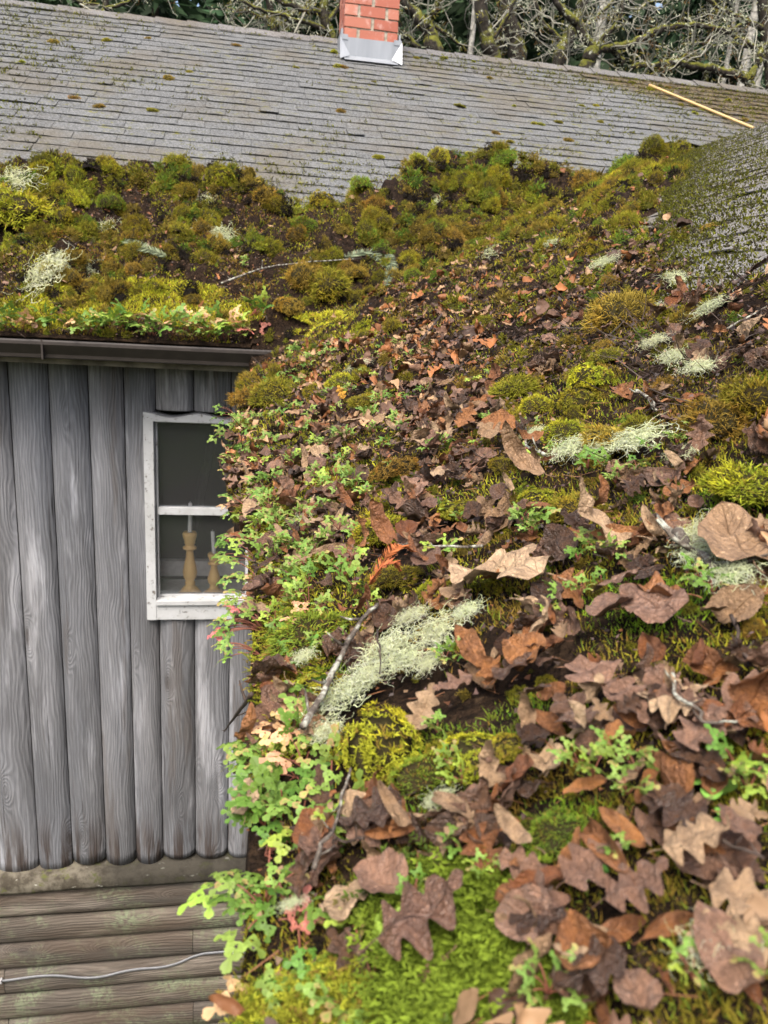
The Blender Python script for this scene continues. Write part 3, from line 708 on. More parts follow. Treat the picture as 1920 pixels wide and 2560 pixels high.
# ------------------------------------------------------------------ moss cushions
def cushion_mesh(kind, tint, seed, nb):
    """lumpy dome of unit radius covered in shoots"""
    g = np.random.default_rng(seed)
    nt, npz = 18, 8; th = np.linspace(0, 2 * np.pi, nt, endpoint=False); ph = np.linspace(0, 1, npz)
    def rad(t, p):
        return 1 + .34 * noise2(np.cos(t) * 1.7 + seed, np.sin(t) * 1.7 + p * 2, seed) + .2 * noise2(np.cos(t) * 4 + seed, np.sin(t) * 4 + p * 4, seed + 3)
    def pos(t, p):
        r = rad(t, p); a = p * np.pi * .58
        return np.stack([r * np.sin(a) * np.cos(t), r * np.sin(a) * np.sin(t), .72 * r * np.cos(a) + .05], -1)
    T_, P_ = np.meshgrid(th, ph[1:]); V0 = pos(T_.ravel(), P_.ravel()) * .84; top = np.array([[0, 0, .62]])
    n = nt; i = np.arange(npz - 2)[:, None] * n; j = np.arange(n)[None]; k = (j + 1) % n
    q = np.stack([i + j, i + n + j, i + n + k, i + k], -1).reshape(-1, 4); tri = np.stack([np.full(n, len(V0)), np.arange(n), (np.arange(n) + 1) % n], -1)
    base = MCL[tint]
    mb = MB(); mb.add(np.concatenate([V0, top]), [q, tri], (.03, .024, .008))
    t = g.uniform(0, 2 * np.pi, nb); p = np.sqrt(g.uniform(0, 1, nb))
    B = pos(t, p); D = B - [0, 0, -.1]; D /= np.linalg.norm(D, axis=1)[:, None]
    patch = noise2(B[:, 0] * 2 + seed, B[:, 1] * 2 + B[:, 2], seed)[:, None]
    C = base * g.uniform(.6, 1.35, (nb, 1)); C = np.where(patch > .25, C * [1.25, 1.1, .9], C); C = np.where(g.random((nb, 1)) < .12, MCL['gold'] * .9, C)
    if kind == 'star':
        mv = []; 
        for s_ in range(7):
            a = s_ / 7 * 2 * np.pi + g.uniform(0, 6, nb)
            A = np.cross(D, [0.3, .2, .9]); A /= np.linalg.norm(A, axis=1)[:, None]; Bn = np.cross(D, A)
            d = A * np.cos(a)[:, None] + Bn * np.sin(a)[:, None] + D * .55
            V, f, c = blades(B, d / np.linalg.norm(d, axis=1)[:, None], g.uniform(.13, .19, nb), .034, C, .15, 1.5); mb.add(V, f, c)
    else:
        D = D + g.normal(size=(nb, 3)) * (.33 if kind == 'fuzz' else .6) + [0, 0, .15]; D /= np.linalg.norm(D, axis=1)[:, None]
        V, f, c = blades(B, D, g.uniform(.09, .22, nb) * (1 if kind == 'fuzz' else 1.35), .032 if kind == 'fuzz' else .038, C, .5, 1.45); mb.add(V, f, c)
    return mb.mesh('moss_cushion', M_MOSS, colors=True)
CK = {}
for tint in ('bright', 'olive', 'gold', 'green'):
    for kind in ('fuzz', 'star', 'wild'):
        CK[tint, kind] = [cushion_mesh(kind, tint, 11 + len(CK) * 3 + s_, 460 if kind == 'star' else 2000) for s_ in range(2)]
TINT_WORD = {'bright': 'bright yellow green', 'olive': 'olive green', 'gold': 'golden brown', 'green': 'deep green'}
KIND_WORD = {'fuzz': 'velvety', 'star': 'starry', 'wild': 'shaggy'}
def put_cushion(P, n, r, tint, kind, flat=1., a=None, lift=-.15):
    o = link('moss_cushion', random.choice(CK[tint, kind])); tag(o, None, 'moss cushion', 'moss cushions on the roof')
    a = rng.uniform(0, 6.3) if a is None else a; sx = rng.uniform(.8, 1.3)
    z = np.asarray(n) * .6 + [0, 0, .4] + rng.normal(size=3) * .12; z /= np.linalg.norm(z)
    o.matrix_world = frame(np.asarray(P) + z * r * lift, None, heading(z, a), z, r, sx, flat); return o
HERO_C = [  # photo px, py, radius px, tint, kind, flatness, phrase
 (955, 1340, 58, 'bright', 'fuzz', .95, 'round bright moss dome in the mid slope leaf litter'),
 (955, 1880, 100, 'bright', 'star', .95, 'large starry moss dome beside the lichen branch'),
 (1060, 1945, 62, 'green', 'fuzz', .7, None), (1190, 1900, 70, 'bright', 'star', .6, None), (1265, 1880, 55, 'olive', 'star', .6, None),
 (1480, 960, 50, 'bright', 'star', .95, 'tall bumpy moss knob below the right soil heap'), (1440, 1010, 45, 'olive', 'star', .8, None), (1340, 1020, 38, 'bright', 'fuzz', .8, None), (1290, 985, 48, 'olive', 'wild', .8, None),
 (1415, 1090, 50, 'bright', 'fuzz', .75, 'moss tuft just above the long lichen drift'), (1530, 1110, 55, 'gold', 'wild', .6, None), (1260, 1170, 34, 'olive', 'fuzz', .8, None),
 (1440, 1280, 46, 'olive', 'wild', .75, None), (1350, 1250, 44, 'bright', 'star', .6, None), (1870, 1240, 85, 'bright', 'wild', .7, 'shaggy right edge moss bank beside the litter'), (1880, 1020, 70, 'olive', 'wild', .9, None), (1790, 1060, 60, 'gold', 'wild', .8, None),
 (1560, 800, 70, 'gold', 'wild', .8, None), (1785, 600, 42, 'gold', 'star', .75, 'lone golden moss cushion on the bare right shingles'), (1835, 585, 34, 'green', 'fuzz', .6, None), (1792, 650, 24, 'bright', 'star', .8, None),
 (1520, 905, 40, 'olive', 'fuzz', .8, None), (1170, 970, 32, 'gold', 'fuzz', .8, None), (820, 720, 48, 'olive', 'wild', .9, 'olive gutter corner hump of moss above the flat mat'), (760, 700, 40, 'gold', 'wild', .9, None), (720, 770, 34, 'gold', 'star', .8, None),
 (640, 1000, 40, 'gold', 'wild', .8, None), (690, 985, 46, 'olive', 'wild', .7, None), (860, 960, 34, 'bright', 'fuzz', .6, None), (905, 1010, 34, 'olive', 'wild', .6, None), (1000, 1180, 60, 'gold', 'star', .6, None), (1150, 1290, 55, 'olive', 'star', .7, None), (985, 1450, 60, 'olive', 'fuzz', .5, None),
 (800, 1720, 46, 'bright', 'star', .6, None), (780, 1590, 80, 'green', 'wild', .6, None), (30, 540, 60, 'bright', 'wild', .8, None), (1840, 690, 36, 'gold', 'wild', .9, None), (1690, 420, 0, 'olive', 'fuzz', .8, None), (1590, 1075, 40, 'olive', 'wild', .8, None), (1400, 2090, 60, 'green', 'fuzz', .5, None)]
HC = []
for px, py, r, tint, kind, fl, ph in HERO_C:
    if r == 0: continue
    P = at(px, py + r * .35); n = normal(P[:1], P[1:2])[0]; o = put_cushion(P, n, r * np.linalg.norm(P) / F * 1.0, tint, kind, fl, None, .42)
    HC.append((o, tint, kind, P)); 
    if ph: mark(' '.join(ph.split()[:4]), P); o['label'] = ph
    else: repeat(o, f'{TINT_WORD[tint]} {KIND_WORD[kind]} moss cushion', P)
CP, cpp = sample(10500, .24, -.5, .36, ymin=.3)
cm = fbm(CP[:, 0] * 5, CP[:, 1] * 5, 3, 55); pile = sstep(1.0, 2.4, CP[:, 1])
eave = CP[:, 0] < .35 + .0 * CP[:, 1]
k = (cm > np.where((CP[:, 0] < .2) & (CP[:, 1] > 4), -.10, -.3)) & (rng.random(len(CP)) < np.where(CP[:, 1] > 4.2, .85, np.where((CP[:, 1] > 1.1) & (CP[:, 0] > .33 * CP[:, 1] - .0), .8, np.where(CP[:, 1] > .9, .38, .24))))
CP, cpp = CP[k], cpp[k]
cr = np.linalg.norm(CP, axis=1) / F * rng.uniform(7, 17, len(CP)) * rng.choice([.7, 1, 1.35], len(CP)) * np.where(CP[:, 1] < 1.2, 1.35, 1)
size = cr / np.linalg.norm(CP, axis=1)
infr = (cpp[:, 0] > 0) & (cpp[:, 0] < 1920) & (cpp[:, 1] < 2560)
order = np.argsort(-(size + infr)); cn = normal(CP[:, 0], CP[:, 1])
ind = order[:300 - len(HC)]; rest = order[300 - len(HC):]
def ctint(P):
    a = fbm(np.array([P[0] * 4]), np.array([P[1] * 4]), 2, 61)[0] + rng.normal() * .3
    return 'bright' if a > .42 else 'gold' if a < -.22 else 'olive' if rng.random() < .75 else 'green'
for i in ind:
    t = ctint(CP[i]); kd = random.choice(('fuzz', 'wild', 'fuzz', 'star', 'wild'))
    o = put_cushion(CP[i], cn[i], cr[i], t, kd, rng.uniform(1., 1.5), None, .05); repeat(o, f'{TINT_WORD[t]} {KIND_WORD[kd]} moss cushion', CP[i])
# the many smaller lumps: one mass
mb = MB()
for i in rest:
    nb = int(np.clip(size[i] * 24000, 120, 420)); r = cr[i] * rng.uniform(.6, 1.15); clod = rng.random() < .26; base = np.array([.03, .021, .014]) if clod else MCL[ctint(CP[i])]; n_ = cn[i] * .6 + [0, 0, .4]
    d = rng.normal(size=(nb, 3)); d /= np.linalg.norm(d, axis=1)[:, None]; d = d + n_ * .75; d /= np.linalg.norm(d, axis=1)[:, None]
    sq = np.array([rng.uniform(.8, 1.3), rng.uniform(.8, 1.3), rng.uniform(.9, 1.45)])
    d = d * (1 + .45 * noise2(d[:, 0] * 2.1 + i, d[:, 1] * 2.1 + d[:, 2] * 2, 5))[:, None]; B = CP[i] + d * r * .82 * sq; D = d + rng.normal(size=(nb, 3)) * .35
    C = base * rng.uniform(.55, 1.35, (nb, 1)) * rng.uniform(.75, 1.2); C = C if clod else np.where(rng.random((nb, 1)) < .22, MCL['gold'] * .85, C)
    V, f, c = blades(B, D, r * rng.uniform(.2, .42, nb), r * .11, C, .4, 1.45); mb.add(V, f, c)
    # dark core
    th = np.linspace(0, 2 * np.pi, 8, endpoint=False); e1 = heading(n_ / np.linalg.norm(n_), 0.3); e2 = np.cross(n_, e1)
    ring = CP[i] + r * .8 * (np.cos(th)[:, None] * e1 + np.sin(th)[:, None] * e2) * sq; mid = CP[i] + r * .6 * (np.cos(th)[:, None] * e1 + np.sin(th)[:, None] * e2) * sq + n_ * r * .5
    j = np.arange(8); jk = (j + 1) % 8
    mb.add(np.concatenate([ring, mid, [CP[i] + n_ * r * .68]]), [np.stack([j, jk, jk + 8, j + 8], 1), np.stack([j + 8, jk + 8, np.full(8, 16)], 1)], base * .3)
tag(mb.build('moss_lumps', M_MOSS, colors=True), 'mass of small scraped moss lumps heaped along the valley', 'moss', kind='stuff')
# small tufts sprouting between the far shingles: one object each
tuft = []
for (px, py) in [(850, 278), (655, 278), (590, 112), (475, 180), (380, 275), (845, 165), (835, 130), (860, 168), (935, 205), (1040, 145), (1185, 155), (1225, 195), (1285, 265), (1150, 265), (1335, 308), (1275, 355), (1240, 333), (1420, 350), (1490, 265), (135, 103), (265, 100), (185, 245), (55, 155), (1625, 222), (1670, 218), (1740, 285), (1755, 275), (1700, 262), (1860, 300), (1580, 205), (1820, 250), (945, 392), (1455, 265), (1500, 305), (370, 95), (245, 265), (420, 195), (1110, 145), (1350, 310), (1045, 400), (1395, 305), (740, 168), (1175, 385), (1460, 430)]:
    r = ray(px, py); t = (EZ - SF * EY + .012) / (r[2] - SF * r[1]); P = r * t; s_ = rng.uniform(.022, .042); t_ = random.choice(('bright', 'bright', 'gold', 'olive'))
    o = put_cushion(P, (0, -CF * .5, .86), s_, t_, random.choice(('fuzz', 'wild')), rng.uniform(.5, .8)); o['group'] = 'moss tufts on the bare shingles'; tuft.append(o)
    repeat(o, f'{TINT_WORD[t_]} shingle moss tuft', P)
# crumbs of moss and lichen caught in the shingle gaps
cx = rng.uniform(-2.8, 6.5, 16000); cc = rng.integers(3, 39, 16000); dens = fbm(cx * .9, cc * .14, 3, 71) + .22 * (cc > 34) + .3 * (cx > 3.8) * (cc > 24) + .15 * (cx < -1)
kk = dens > rng.uniform(-.05, .5, 16000); cx, cc = cx[kk], cc[kk]; cw = cc * .1405 + np.where(rng.random(len(cx)) < .6, rng.normal(0, .008, len(cx)), rng.uniform(0, .14, len(cx)))
B = far_place(np.stack([cx, cw, np.full(len(cx), .012)], 1)); n0 = np.array([0, -SFN, CF])
nY = rng.uniform(.0, 6.6, 40000); nX = np.interp(nY, NB[:, 0], NB[:, 1]) + np.where(rng.random(40000) < .5, rng.exponential(.22, 40000) - .08, rng.uniform(-.1, 2.4, 40000)) + np.where(rng.random(40000) < .35, 99, 0); ok_ = (nY < crease(nX) - .03) & (nX < 3.48)
nX, nY = nX[ok_], nY[ok_]; B2 = near_place(np.stack([nY, (nX - NX) / CN, np.full(len(nX), .013)], 1)); n2 = np.array([-SNN, 0, CN])
BB = np.concatenate([np.repeat(B, 7, 0) + rng.normal(size=(len(B) * 7, 3)) * [.014, .006, .004], np.repeat(B2, 4, 0) + rng.normal(size=(len(B2) * 4, 3)) * [.005, .006, .003]])
DD = np.concatenate([np.tile(n0, (len(B) * 7, 1)), np.tile(n2, (len(B2) * 4, 1))]) + rng.normal(size=(len(BB), 3)) * .6
_dk = np.arange(len(BB)) >= len(B) * 7
C = np.where(rng.random((len(BB), 1)) < .45, MCL['olive'] * .8, np.where(rng.random((len(BB), 1)) < .5, np.array([.10, .08, .05]), MCL['bright'] * .6)) * rng.uniform(.4, 1.1, (len(BB), 1)) * np.where(_dk, np.where(rng.random(len(BB)) < .4, .45, .8), 1)[:, None]
nb_ = len(B) * 7; sm_ = np.where(np.arange(len(BB)) < nb_, 1, .42)
V, f, c = blades(BB, DD, rng.uniform(.006, .014, len(BB)) * sm_, rng.uniform(.004, .009, len(BB)) * np.sqrt(sm_), C)
tag(link('moss_crumbs', mesh('moss_crumbs', V, f, M_MOSS, c)), 'crumbs of moss caught in the gaps of the bare shingles', 'moss', kind='stuff')

# ------------------------------------------------------------------ feather moss carpet at the bottom, and moss hanging over the eave
def feather(n, pts, size, cols):
    P, pp = pts; nn = normal(P[:, 0], P[:, 1]); k = len(P)
    hd = rng.uniform(0, 6.3, k); t = np.stack([np.cos(hd), np.sin(hd), 0 * hd], 1); D = t * .8 + nn * .55 + rng.normal(size=(k, 3)) * .2; D /= np.linalg.norm(D, axis=1)[:, None]
    L = size * rng.uniform(.6, 1.4, k); seg = 6; A = np.cross(D, nn); A /= np.linalg.norm(A, axis=1)[:, None]
    VV, FF, CC, off = [], [], [], 0
    C = cols(P)
    prev = P + nn * .004
    pts_ = [prev]
    for s_ in range(seg):
        d = D + nn * (.35 - .32 * s_) * .6; d /= np.linalg.norm(d, axis=1)[:, None]; prev = prev + d * (L / seg)[:, None]; pts_.append(prev)
    for s_ in range(1, seg + 1):       # little side leaves along a curved stem
        for sg in (-1, 1):
            B = pts_[s_ - 1]; d = (pts_[s_] - pts_[s_ - 1]); d /= np.linalg.norm(d, axis=1)[:, None]; dd = d + A * sg * .75 + nn * .15
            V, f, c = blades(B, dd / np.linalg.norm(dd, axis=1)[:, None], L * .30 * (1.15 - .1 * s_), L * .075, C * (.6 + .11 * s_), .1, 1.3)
            FF.append([x + off for x in f]); VV.append(V); CC.append(c); off += len(V)
    return np.concatenate(VV), [np.concatenate([x[0] for x in FF]), np.concatenate([x[1] for x in FF])], np.concatenate(CC)
P, pp = sample(60000, 0, -1.2, ymax=.75)
m = np.maximum(1 - ((pp[:, 0] - 1120) / 265) ** 2 - ((pp[:, 1] - 2310) / 165) ** 2, 1 - ((pp[:, 0] - 1190) / 270) ** 2 - ((pp[:, 1] - 2520) / 170) ** 2)
k = m > rng.uniform(0, .35, len(m)); P, pp = P[k][:7000], pp[k][:7000]
def fc(P):
    a = fbm(P[:, 0] * 14, P[:, 1] * 14, 2, 88)[:, None]; return np.where(a > .02, np.array([.155, .20, .018]), np.where(rng.random((len(P), 1)) < .25, np.array([.13, .10, .03]), np.array([.07, .10, .014]))) * rng.uniform(.65, 1.25, (len(P), 1))
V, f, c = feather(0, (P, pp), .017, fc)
tag(link('feather_moss', mesh('feather_moss', V, f, M_MOSS, c)), 'bright green feathery moss carpet at the near roof edge', 'moss', kind='stuff')
ky = rng.uniform(3.6 ** -.5, .25 ** -.5, 5000) ** -2.; kx = XL(ky) + rng.uniform(.0, .06, 5000); P = np.stack([kx, ky, surf(kx, ky)], 1); px, py = project(P)
k = fbm(ky * 5, kx * 0, 3, 19) > -.1
V, f, c = feather(0, (P[k], None), .011, lambda P: moss_color(P, .35) * .9)
tag(link('feather_moss', mesh('feather_moss', V, f, M_MOSS, c)), 'shaggy yellow green moss fringe hanging over the eave', 'moss', kind='stuff')

# ------------------------------------------------------------------ fallen leaves
def leaf_geo(kind, seed, LOD=1, fl=1.):
    g = np.random.default_rng(seed); nl = {'oak': 38, 'willow': 18, 'round': 26}[kind] if LOD else 22; m = 7 if LOD else 5
    t = np.linspace(0, 1, nl); u = np.linspace(-1, 1, m)
    if kind == 'oak':
        env = .34 * np.sin(np.pi * np.clip(t, 0, 1) ** .72) ** .75; ph = g.uniform(-.4, .4)
        lob = .5 + .5 * np.cos(2 * np.pi * (3.6 * t ** .95) + np.pi + ph); wl = env * (.42 + .62 * lob ** .8); wr = env * (.42 + .62 * (.5 + .5 * np.cos(2 * np.pi * (3.6 * t ** .95 + .08) + np.pi + ph)) ** .8)
    elif kind == 'willow':
        wl = wr = .125 * np.sin(np.pi * t ** .9) ** .62 * (1 + .03 * np.cos(t * 60))
    else:
        e = .36 * np.sin(np.pi * t ** .7) ** .6; sw = .035 * (np.abs((t * 11) % 1 - .5) * 2); wl = wr = e * (1 + sw * 2)
    w = np.where(u[None] < 0, wl[:, None], wr[:, None]); X = u[None] * w; Y = np.repeat(t[:, None], m, 1)
    fold = g.uniform(-.35, 1.1) * fl if kind != 'willow' else g.uniform(-.4, 1.5)
    Z = fold * np.abs(X) + fl * g.uniform(-1.2, 1.2) * X ** 2 + .085 * noise2(X * 7 + seed, Y * 6, seed) + .05 * noise2(X * 3, Y * 3 + seed, seed + 1) + .03 * np.abs(u[None]) ** 2 * np.sin(t * 17 + seed)[:, None]
    # bend along the length, then twist
    th = {'oak': g.uniform(-.7, 1.9), 'willow': g.uniform(-.9, 2.4), 'round': g.uniform(-.6, 1.8)}[kind] * fl; tw = fl * g.uniform(-.7, .7) * (1.6 if kind == 'willow' else .7)
    c, s = np.cos(tw * Y), np.sin(tw * Y); X, Z = X * c - Z * s, X * s + Z * c
    a = th * Y; ca, sa = np.cos(a), np.sin(a)
    yy = np.where(abs(th) < 1e-3, Y, np.sin(a) / th); zz = np.where(abs(th) < 1e-3, 0, (1 - np.cos(a)) / th)
    V = np.stack([X, yy - Z * sa, zz + Z * ca], -1).reshape(-1, 3)
    return V, quads(nl, m), np.stack([np.repeat(u[None], nl, 0) * .5 + .5, Y], -1).reshape(-1, 2)
def leaf_mesh(kind, col, seed, fl=1.):
    V, q, U = leaf_geo(kind, seed, 1, fl); mb = MB(); mb.add(V, [q], None, U)
    s = np.linspace(0, 1, 6); P = np.stack([.02 * np.sin(s * 3 + seed), -.22 * s, -.03 * s + .0 * s], 1); mb.tube(P, np.linspace(.006, .009, 6), 5); mb.U[-1] = np.tile([.5, .3], (len(mb.U[-1]), 1))
    # midrib standing proud on the under side
    return mb.mesh({'oak': 'oak_leaf', 'willow': 'lance_leaf', 'round': 'oval_leaf'}[kind], LEAF[col], uvs=True)
LM = {}
def leaf_pick(kind, col, fl=1.):
    key = kind, col, fl
    if key not in LM: LM[key] = [leaf_mesh(kind, col, 100 + 13 * len(LM) + s_, fl) for s_ in range(7)]
    return random.choice(LM[key])
NAME = {'oak': 'oak_leaf', 'willow': 'lance_leaf', 'round': 'oval_leaf'}
WORD = {'oak': 'lobed oak leaf', 'willow': 'lance shaped leaf', 'round': 'broad oval leaf'}
GRP = {'oak': 'fallen oak leaves', 'willow': 'fallen lance shaped leaves', 'round': 'fallen broad leaves'}
def put_leaf(kind, col, P, fwd, nrm, L, sx=1., fl=1.):
    o = link(NAME[kind], leaf_pick(kind, col, fl)); o.matrix_world = frame(P, None, fwd, nrm, L, sx); tag(o, None, 'fallen leaf', GRP[kind]); return o
CLEAR = [(a_[0], a_[1], a_[2] * 1.35) for a_ in HERO_C] + [(1120, 1630, 100), (1000, 1670, 80), (890, 1780, 80), (1040, 1700, 70), (920, 1740, 70), (1440, 1160, 60), (1520, 1150, 50), (1600, 1140, 70), (1690, 920, 60), (1780, 1380, 60), (1770, 1450, 70), (1840, 1500, 50), (1690, 720, 40), (1280, 1490, 90), (1570, 1590, 110), (1120, 2380, 110), (845, 1985, 110), (960, 1985, 60), (1000, 1500, 70), (1080, 2310, 130), (1130, 2500, 120), (1000, 2500, 120), (620, 2260, 150), (740, 2420, 150), (700, 2000, 110)]
def clear(pp):
    m = np.ones(len(pp))
    for cx_, cy_, r_ in CLEAR: m = np.minimum(m, np.where((pp[:, 0] - cx_) ** 2 + (pp[:, 1] - cy_) ** 2 < r_ * r_, .04, 1))
    return m
# leaves one can pick out in the photo: base pixel, tip pixel, lying or standing
HERO_L = [
 ('oak', 'tan', (1385, 1500), (1160, 1475), 0, 1.1, 'large tan oak leaf| lying flat in the middle of the litter'),
 ('round', 'purple brown', (1600, 1560), (1500, 1640), 0, 1.3, 'big purple brown broad leaf| right of the litter middle'), ('round', 'purple brown', (1720, 1610), (1580, 1540), 0, 1.2, None), ('round', 'purple brown', (1630, 1500), (1500, 1560), 0, 1.1, None),
 ('willow', 'tan', (1610, 1405), (1450, 1388), 0, 1.1, None), ('willow', 'rust', (1720, 1560), (1550, 1515), 0, 1.2, 'long arched rusty lance leaf| beyond the purple leaves'),
 ('willow', 'rust', (1750, 1845), (1930, 1905), 0, 1.3, 'long red brown lance leaf| at the right edge'), ('willow', 'tan', (1352, 1890), (1322, 1800), 1, 1.2, None), ('willow', 'tan', (1240, 2010), (1228, 1895), 1, 1.3, None),
 ('willow', 'rust', (905, 2030), (1000, 1940), 1, 1.4, None), ('oak', 'tan', (1060, 1860), (1085, 1715), 1, 1.0, 'spotted tan oak leaf| standing beside the starry moss dome'),
 ('oak', 'dark brown', (830, 2080), (800, 1945), 1, 1.1, 'dark upright oak leaf| below the starry moss dome'), ('oak', 'dark brown', (1040, 2075), (900, 2150), 0, 1.2, None),
 ('oak', 'purple brown', (985, 2440), (1210, 2310), 0, 1.25, 'large dull oak leaf| lying on the feather moss carpet'), ('willow', 'tan', (1150, 2440), (1060, 2470), 1, 1.2, None),
 ('round', 'rust', (740, 1790), (665, 1720), 1, 1.2, 'broad rusty leaf| standing up at the eave edge'), ('round', 'purple brown', (690, 1800), (620, 1830), 1, .9, None), ('oak', 'dark brown', (690, 1870), (590, 1930), 1, .8, None),
 ('round', 'purple brown', (1900, 2560), (1760, 2340), 0, 1.0, 'very large purple brown leaf| in the bottom corner'), ('oak', 'tan', (1800, 2320), (1930, 2360), 0, 1.2, None), ('oak', 'tan', (1930, 2450), (1850, 2440), 0, 1.2, None),
 ('willow', 'rust', (1620, 2290), (1490, 2130), 0, 1.0, None), ('willow', 'rust', (1640, 2180), (1525, 2040), 1, 1.1, None), ('willow', 'tan', (1765, 2060), (1660, 2030), 1, 1.4, None), ('willow', 'rust', (1410, 2270), (1418, 2170), 1, 1.2, None),
 ('willow', 'rust', (1600, 2060), (1640, 1940), 1, 1.1, None), ('round', 'purple brown', (1700, 2200), (1920, 2120), 1, 1.0, None), ('oak', 'purple brown', (1700, 1800), (1650, 1700), 1, 1.0, None), ('oak', 'tan', (1750, 1850), (1680, 1830), 0, 1.3, None),
 ('oak', 'purple brown', (1480, 1750), (1560, 1820), 0, 1.2, None), ('round', 'tan', (1900, 1480), (1800, 1370), 0, 1.3, 'pale broad leaf| by the lichened stick at right'), ('oak', 'dark brown', (1330, 2330), (1480, 2400), 0, 1.2, None), ('oak', 'purple brown', (1450, 2300), (1560, 2210), 0, 1.2, None), ('willow', 'rust', (1500, 2420), (1600, 2300), 1, 1.1, None), ('oak', 'purple brown', (1560, 2350), (1700, 2280), 0, 1.1, None), ('oak', 'dark brown', (1620, 2480), (1500, 2520), 0, 1.2, None), ('willow', 'rust', (1640, 2400), (1700, 2290), 1, 1.1, None), ('oak', 'tan', (1700, 2230), (1850, 2180), 0, 1.2, None), ('oak', 'dark brown', (1800, 2150), (1690, 2110), 0, 1.2, None), ('willow', 'rust', (1330, 2550), (1430, 2470), 1, 1.1, None), ('oak', 'purple brown', (1600, 2120), (1700, 2060), 1, 1.1, None), ('willow', 'tan', (1380, 2210), (1290, 2150), 0, 1.1, None), ('oak', 'purple brown', (1900, 2250), (1800, 2220), 1, 1.2, None), ('willow', 'rust', (1890, 2120), (1830, 2030), 1, 1.1, None), ('oak', 'dark brown', (1500, 1900), (1420, 1840), 0, 1.2, None), ('oak', 'purple brown', (1700, 1960), (1800, 1900), 0, 1.2, None), ('oak', 'dark brown', (1280, 1780), (1400, 1700), 0, 1.2, None), ('oak', 'purple brown', (1210, 1760), (1130, 1820), 0, 1.1, None),
 ('oak', 'yellow', (865, 1010), (845, 965), 1, 1.1, 'single yellow leaf| standing near the roof corner'),
 ('willow', 'rust', (1690, 1230), (1650, 1290), 1, 1.0, None), ('willow', 'tan', (1380, 1230), (1270, 1205), 0, 1.1, None), ('willow', 'rust', (1380, 1130), (1300, 1175), 0, 1.0, None), ('willow', 'tan', (1355, 1205), (1342, 1165), 1, 1.3, None),
 ('willow', 'tan', (1698, 900), (1698, 860), 1, 1.6, 'pale upright leaf| below the dark right heap'), ('willow', 'rust', (1760, 860), (1715, 885), 1, 1.2, None), ('round', 'purple brown', (740, 1240), (700, 1190), 1, 1.2, None), ('oak', 'tan', (770, 1215), (795, 1175), 1, 1.2, None),
 ('willow', 'tan', (560, 1345), (640, 1305), 1, 1.1, None), ('willow', 'rust', (1085, 1345), (1080, 1310), 1, 1.6, None), ('willow', 'rust', (910, 1420), (965, 1375), 0, 1.2, None), ('willow', 'rust', (1010, 1405), (955, 1385), 0, 1.2, None), ('willow', 'rust', (850, 1470), (860, 1425), 1, 1.4, None),
 ('round', 'purple brown', (1110, 1460), (1060, 1440), 0, 1.5, None), ('round', 'dark brown', (1000, 1600), (960, 1540), 1, 1.3, None), ('willow', 'tan', (1200, 1400), (1240, 1330), 1, 1.2, None), ('willow', 'rust', (1180, 1640), (1240, 1720), 0, 1.2, None), ('willow', 'rust', (1440, 1770), (1395, 1725), 1, 1.4, None)]
for kind, col, b_, t_, mode, sx, ph in HERO_L:
    B = at(*b_); n = normal(B[:1], B[1:2])[0]
    if mode:
        r = ray(*t_); r = r / np.linalg.norm(r); T = r * np.linalg.norm(B) * 1.0; nr_ = -r + n * .35
    else: T = at(*t_) + n * .022; nr_ = n + rng.normal(size=3) * .12 
    B = B + n * (.014 if mode else .024); L = np.linalg.norm(T - B); L = min(max(L, .03), .16)
    if kind == 'round': L *= .88; sx *= .82
    o = put_leaf(kind, col, B, T - B, nr_, L * 1.05, sx, .3 if kind != 'willow' else 1.)
    if ph: mark(ph.split('|')[0], (B + T) / 2); o['label'] = ph.replace('|', '')
    else: repeat(o, f'{col} {WORD[kind]}', (B + T) / 2)
# the loose ones
LP, lpp = sample(26000, .10, -.42, ymin=.2)
rightpile = (LP[:, 1] > 1.25) & (LP[:, 0] > .30 * LP[:, 1])
dens = np.where(LP[:, 1] < .62, 1.7, np.where(LP[:, 1] < 1.25, 1., np.where(LP[:, 1] > EY - .1, .16, np.where(rightpile, .2, .62))))
dens = dens * np.where(mats(lpp[:, 0], lpp[:, 1]) > .2, .22, 1) * np.clip(.72 + 1.6 * fbm(LP[:, 0] * 9, LP[:, 1] * 9, 2, 91), .06, 1.1) * clear(lpp)
# even out: wanted per square metre over what the sampler gives
per = 1 / (LP[:, 1] ** -.42 / LP[:, 1] / (np.maximum(XR(LP[:, 1]) + .09, .05)) ); 
k = rng.random(len(LP)) < dens * np.clip(per * .62, 0, 1) * np.where((LP[:, 0] > .48) & (LP[:, 1] > .8) & (LP[:, 1] < 1.5), .3, 1); LP, lpp = LP[k], lpp[k]
ln = normal(LP[:, 0], LP[:, 1], .03)
inview = (lpp[:, 0] > -20) & (lpp[:, 0] < 1940) & (lpp[:, 1] < 2580)
score = np.linalg.norm(LP, axis=1) + (~inview) * 50; order = np.argsort(score); cnt = {'oak': 0, 'willow': 0, 'round': 0}
for o_ in HERO_L: cnt[o_[0]] += 1
smb = MB(); lo_geo = {kd: [leaf_geo(kd, 900 + s_, 0) for s_ in range(8)] for kd in cnt}
SC = {'dark brown': (.07, .038, .023), 'purple brown': (.16, .09, .058), 'tan': (.27, .165, .085), 'rust': (.22, .085, .027)}
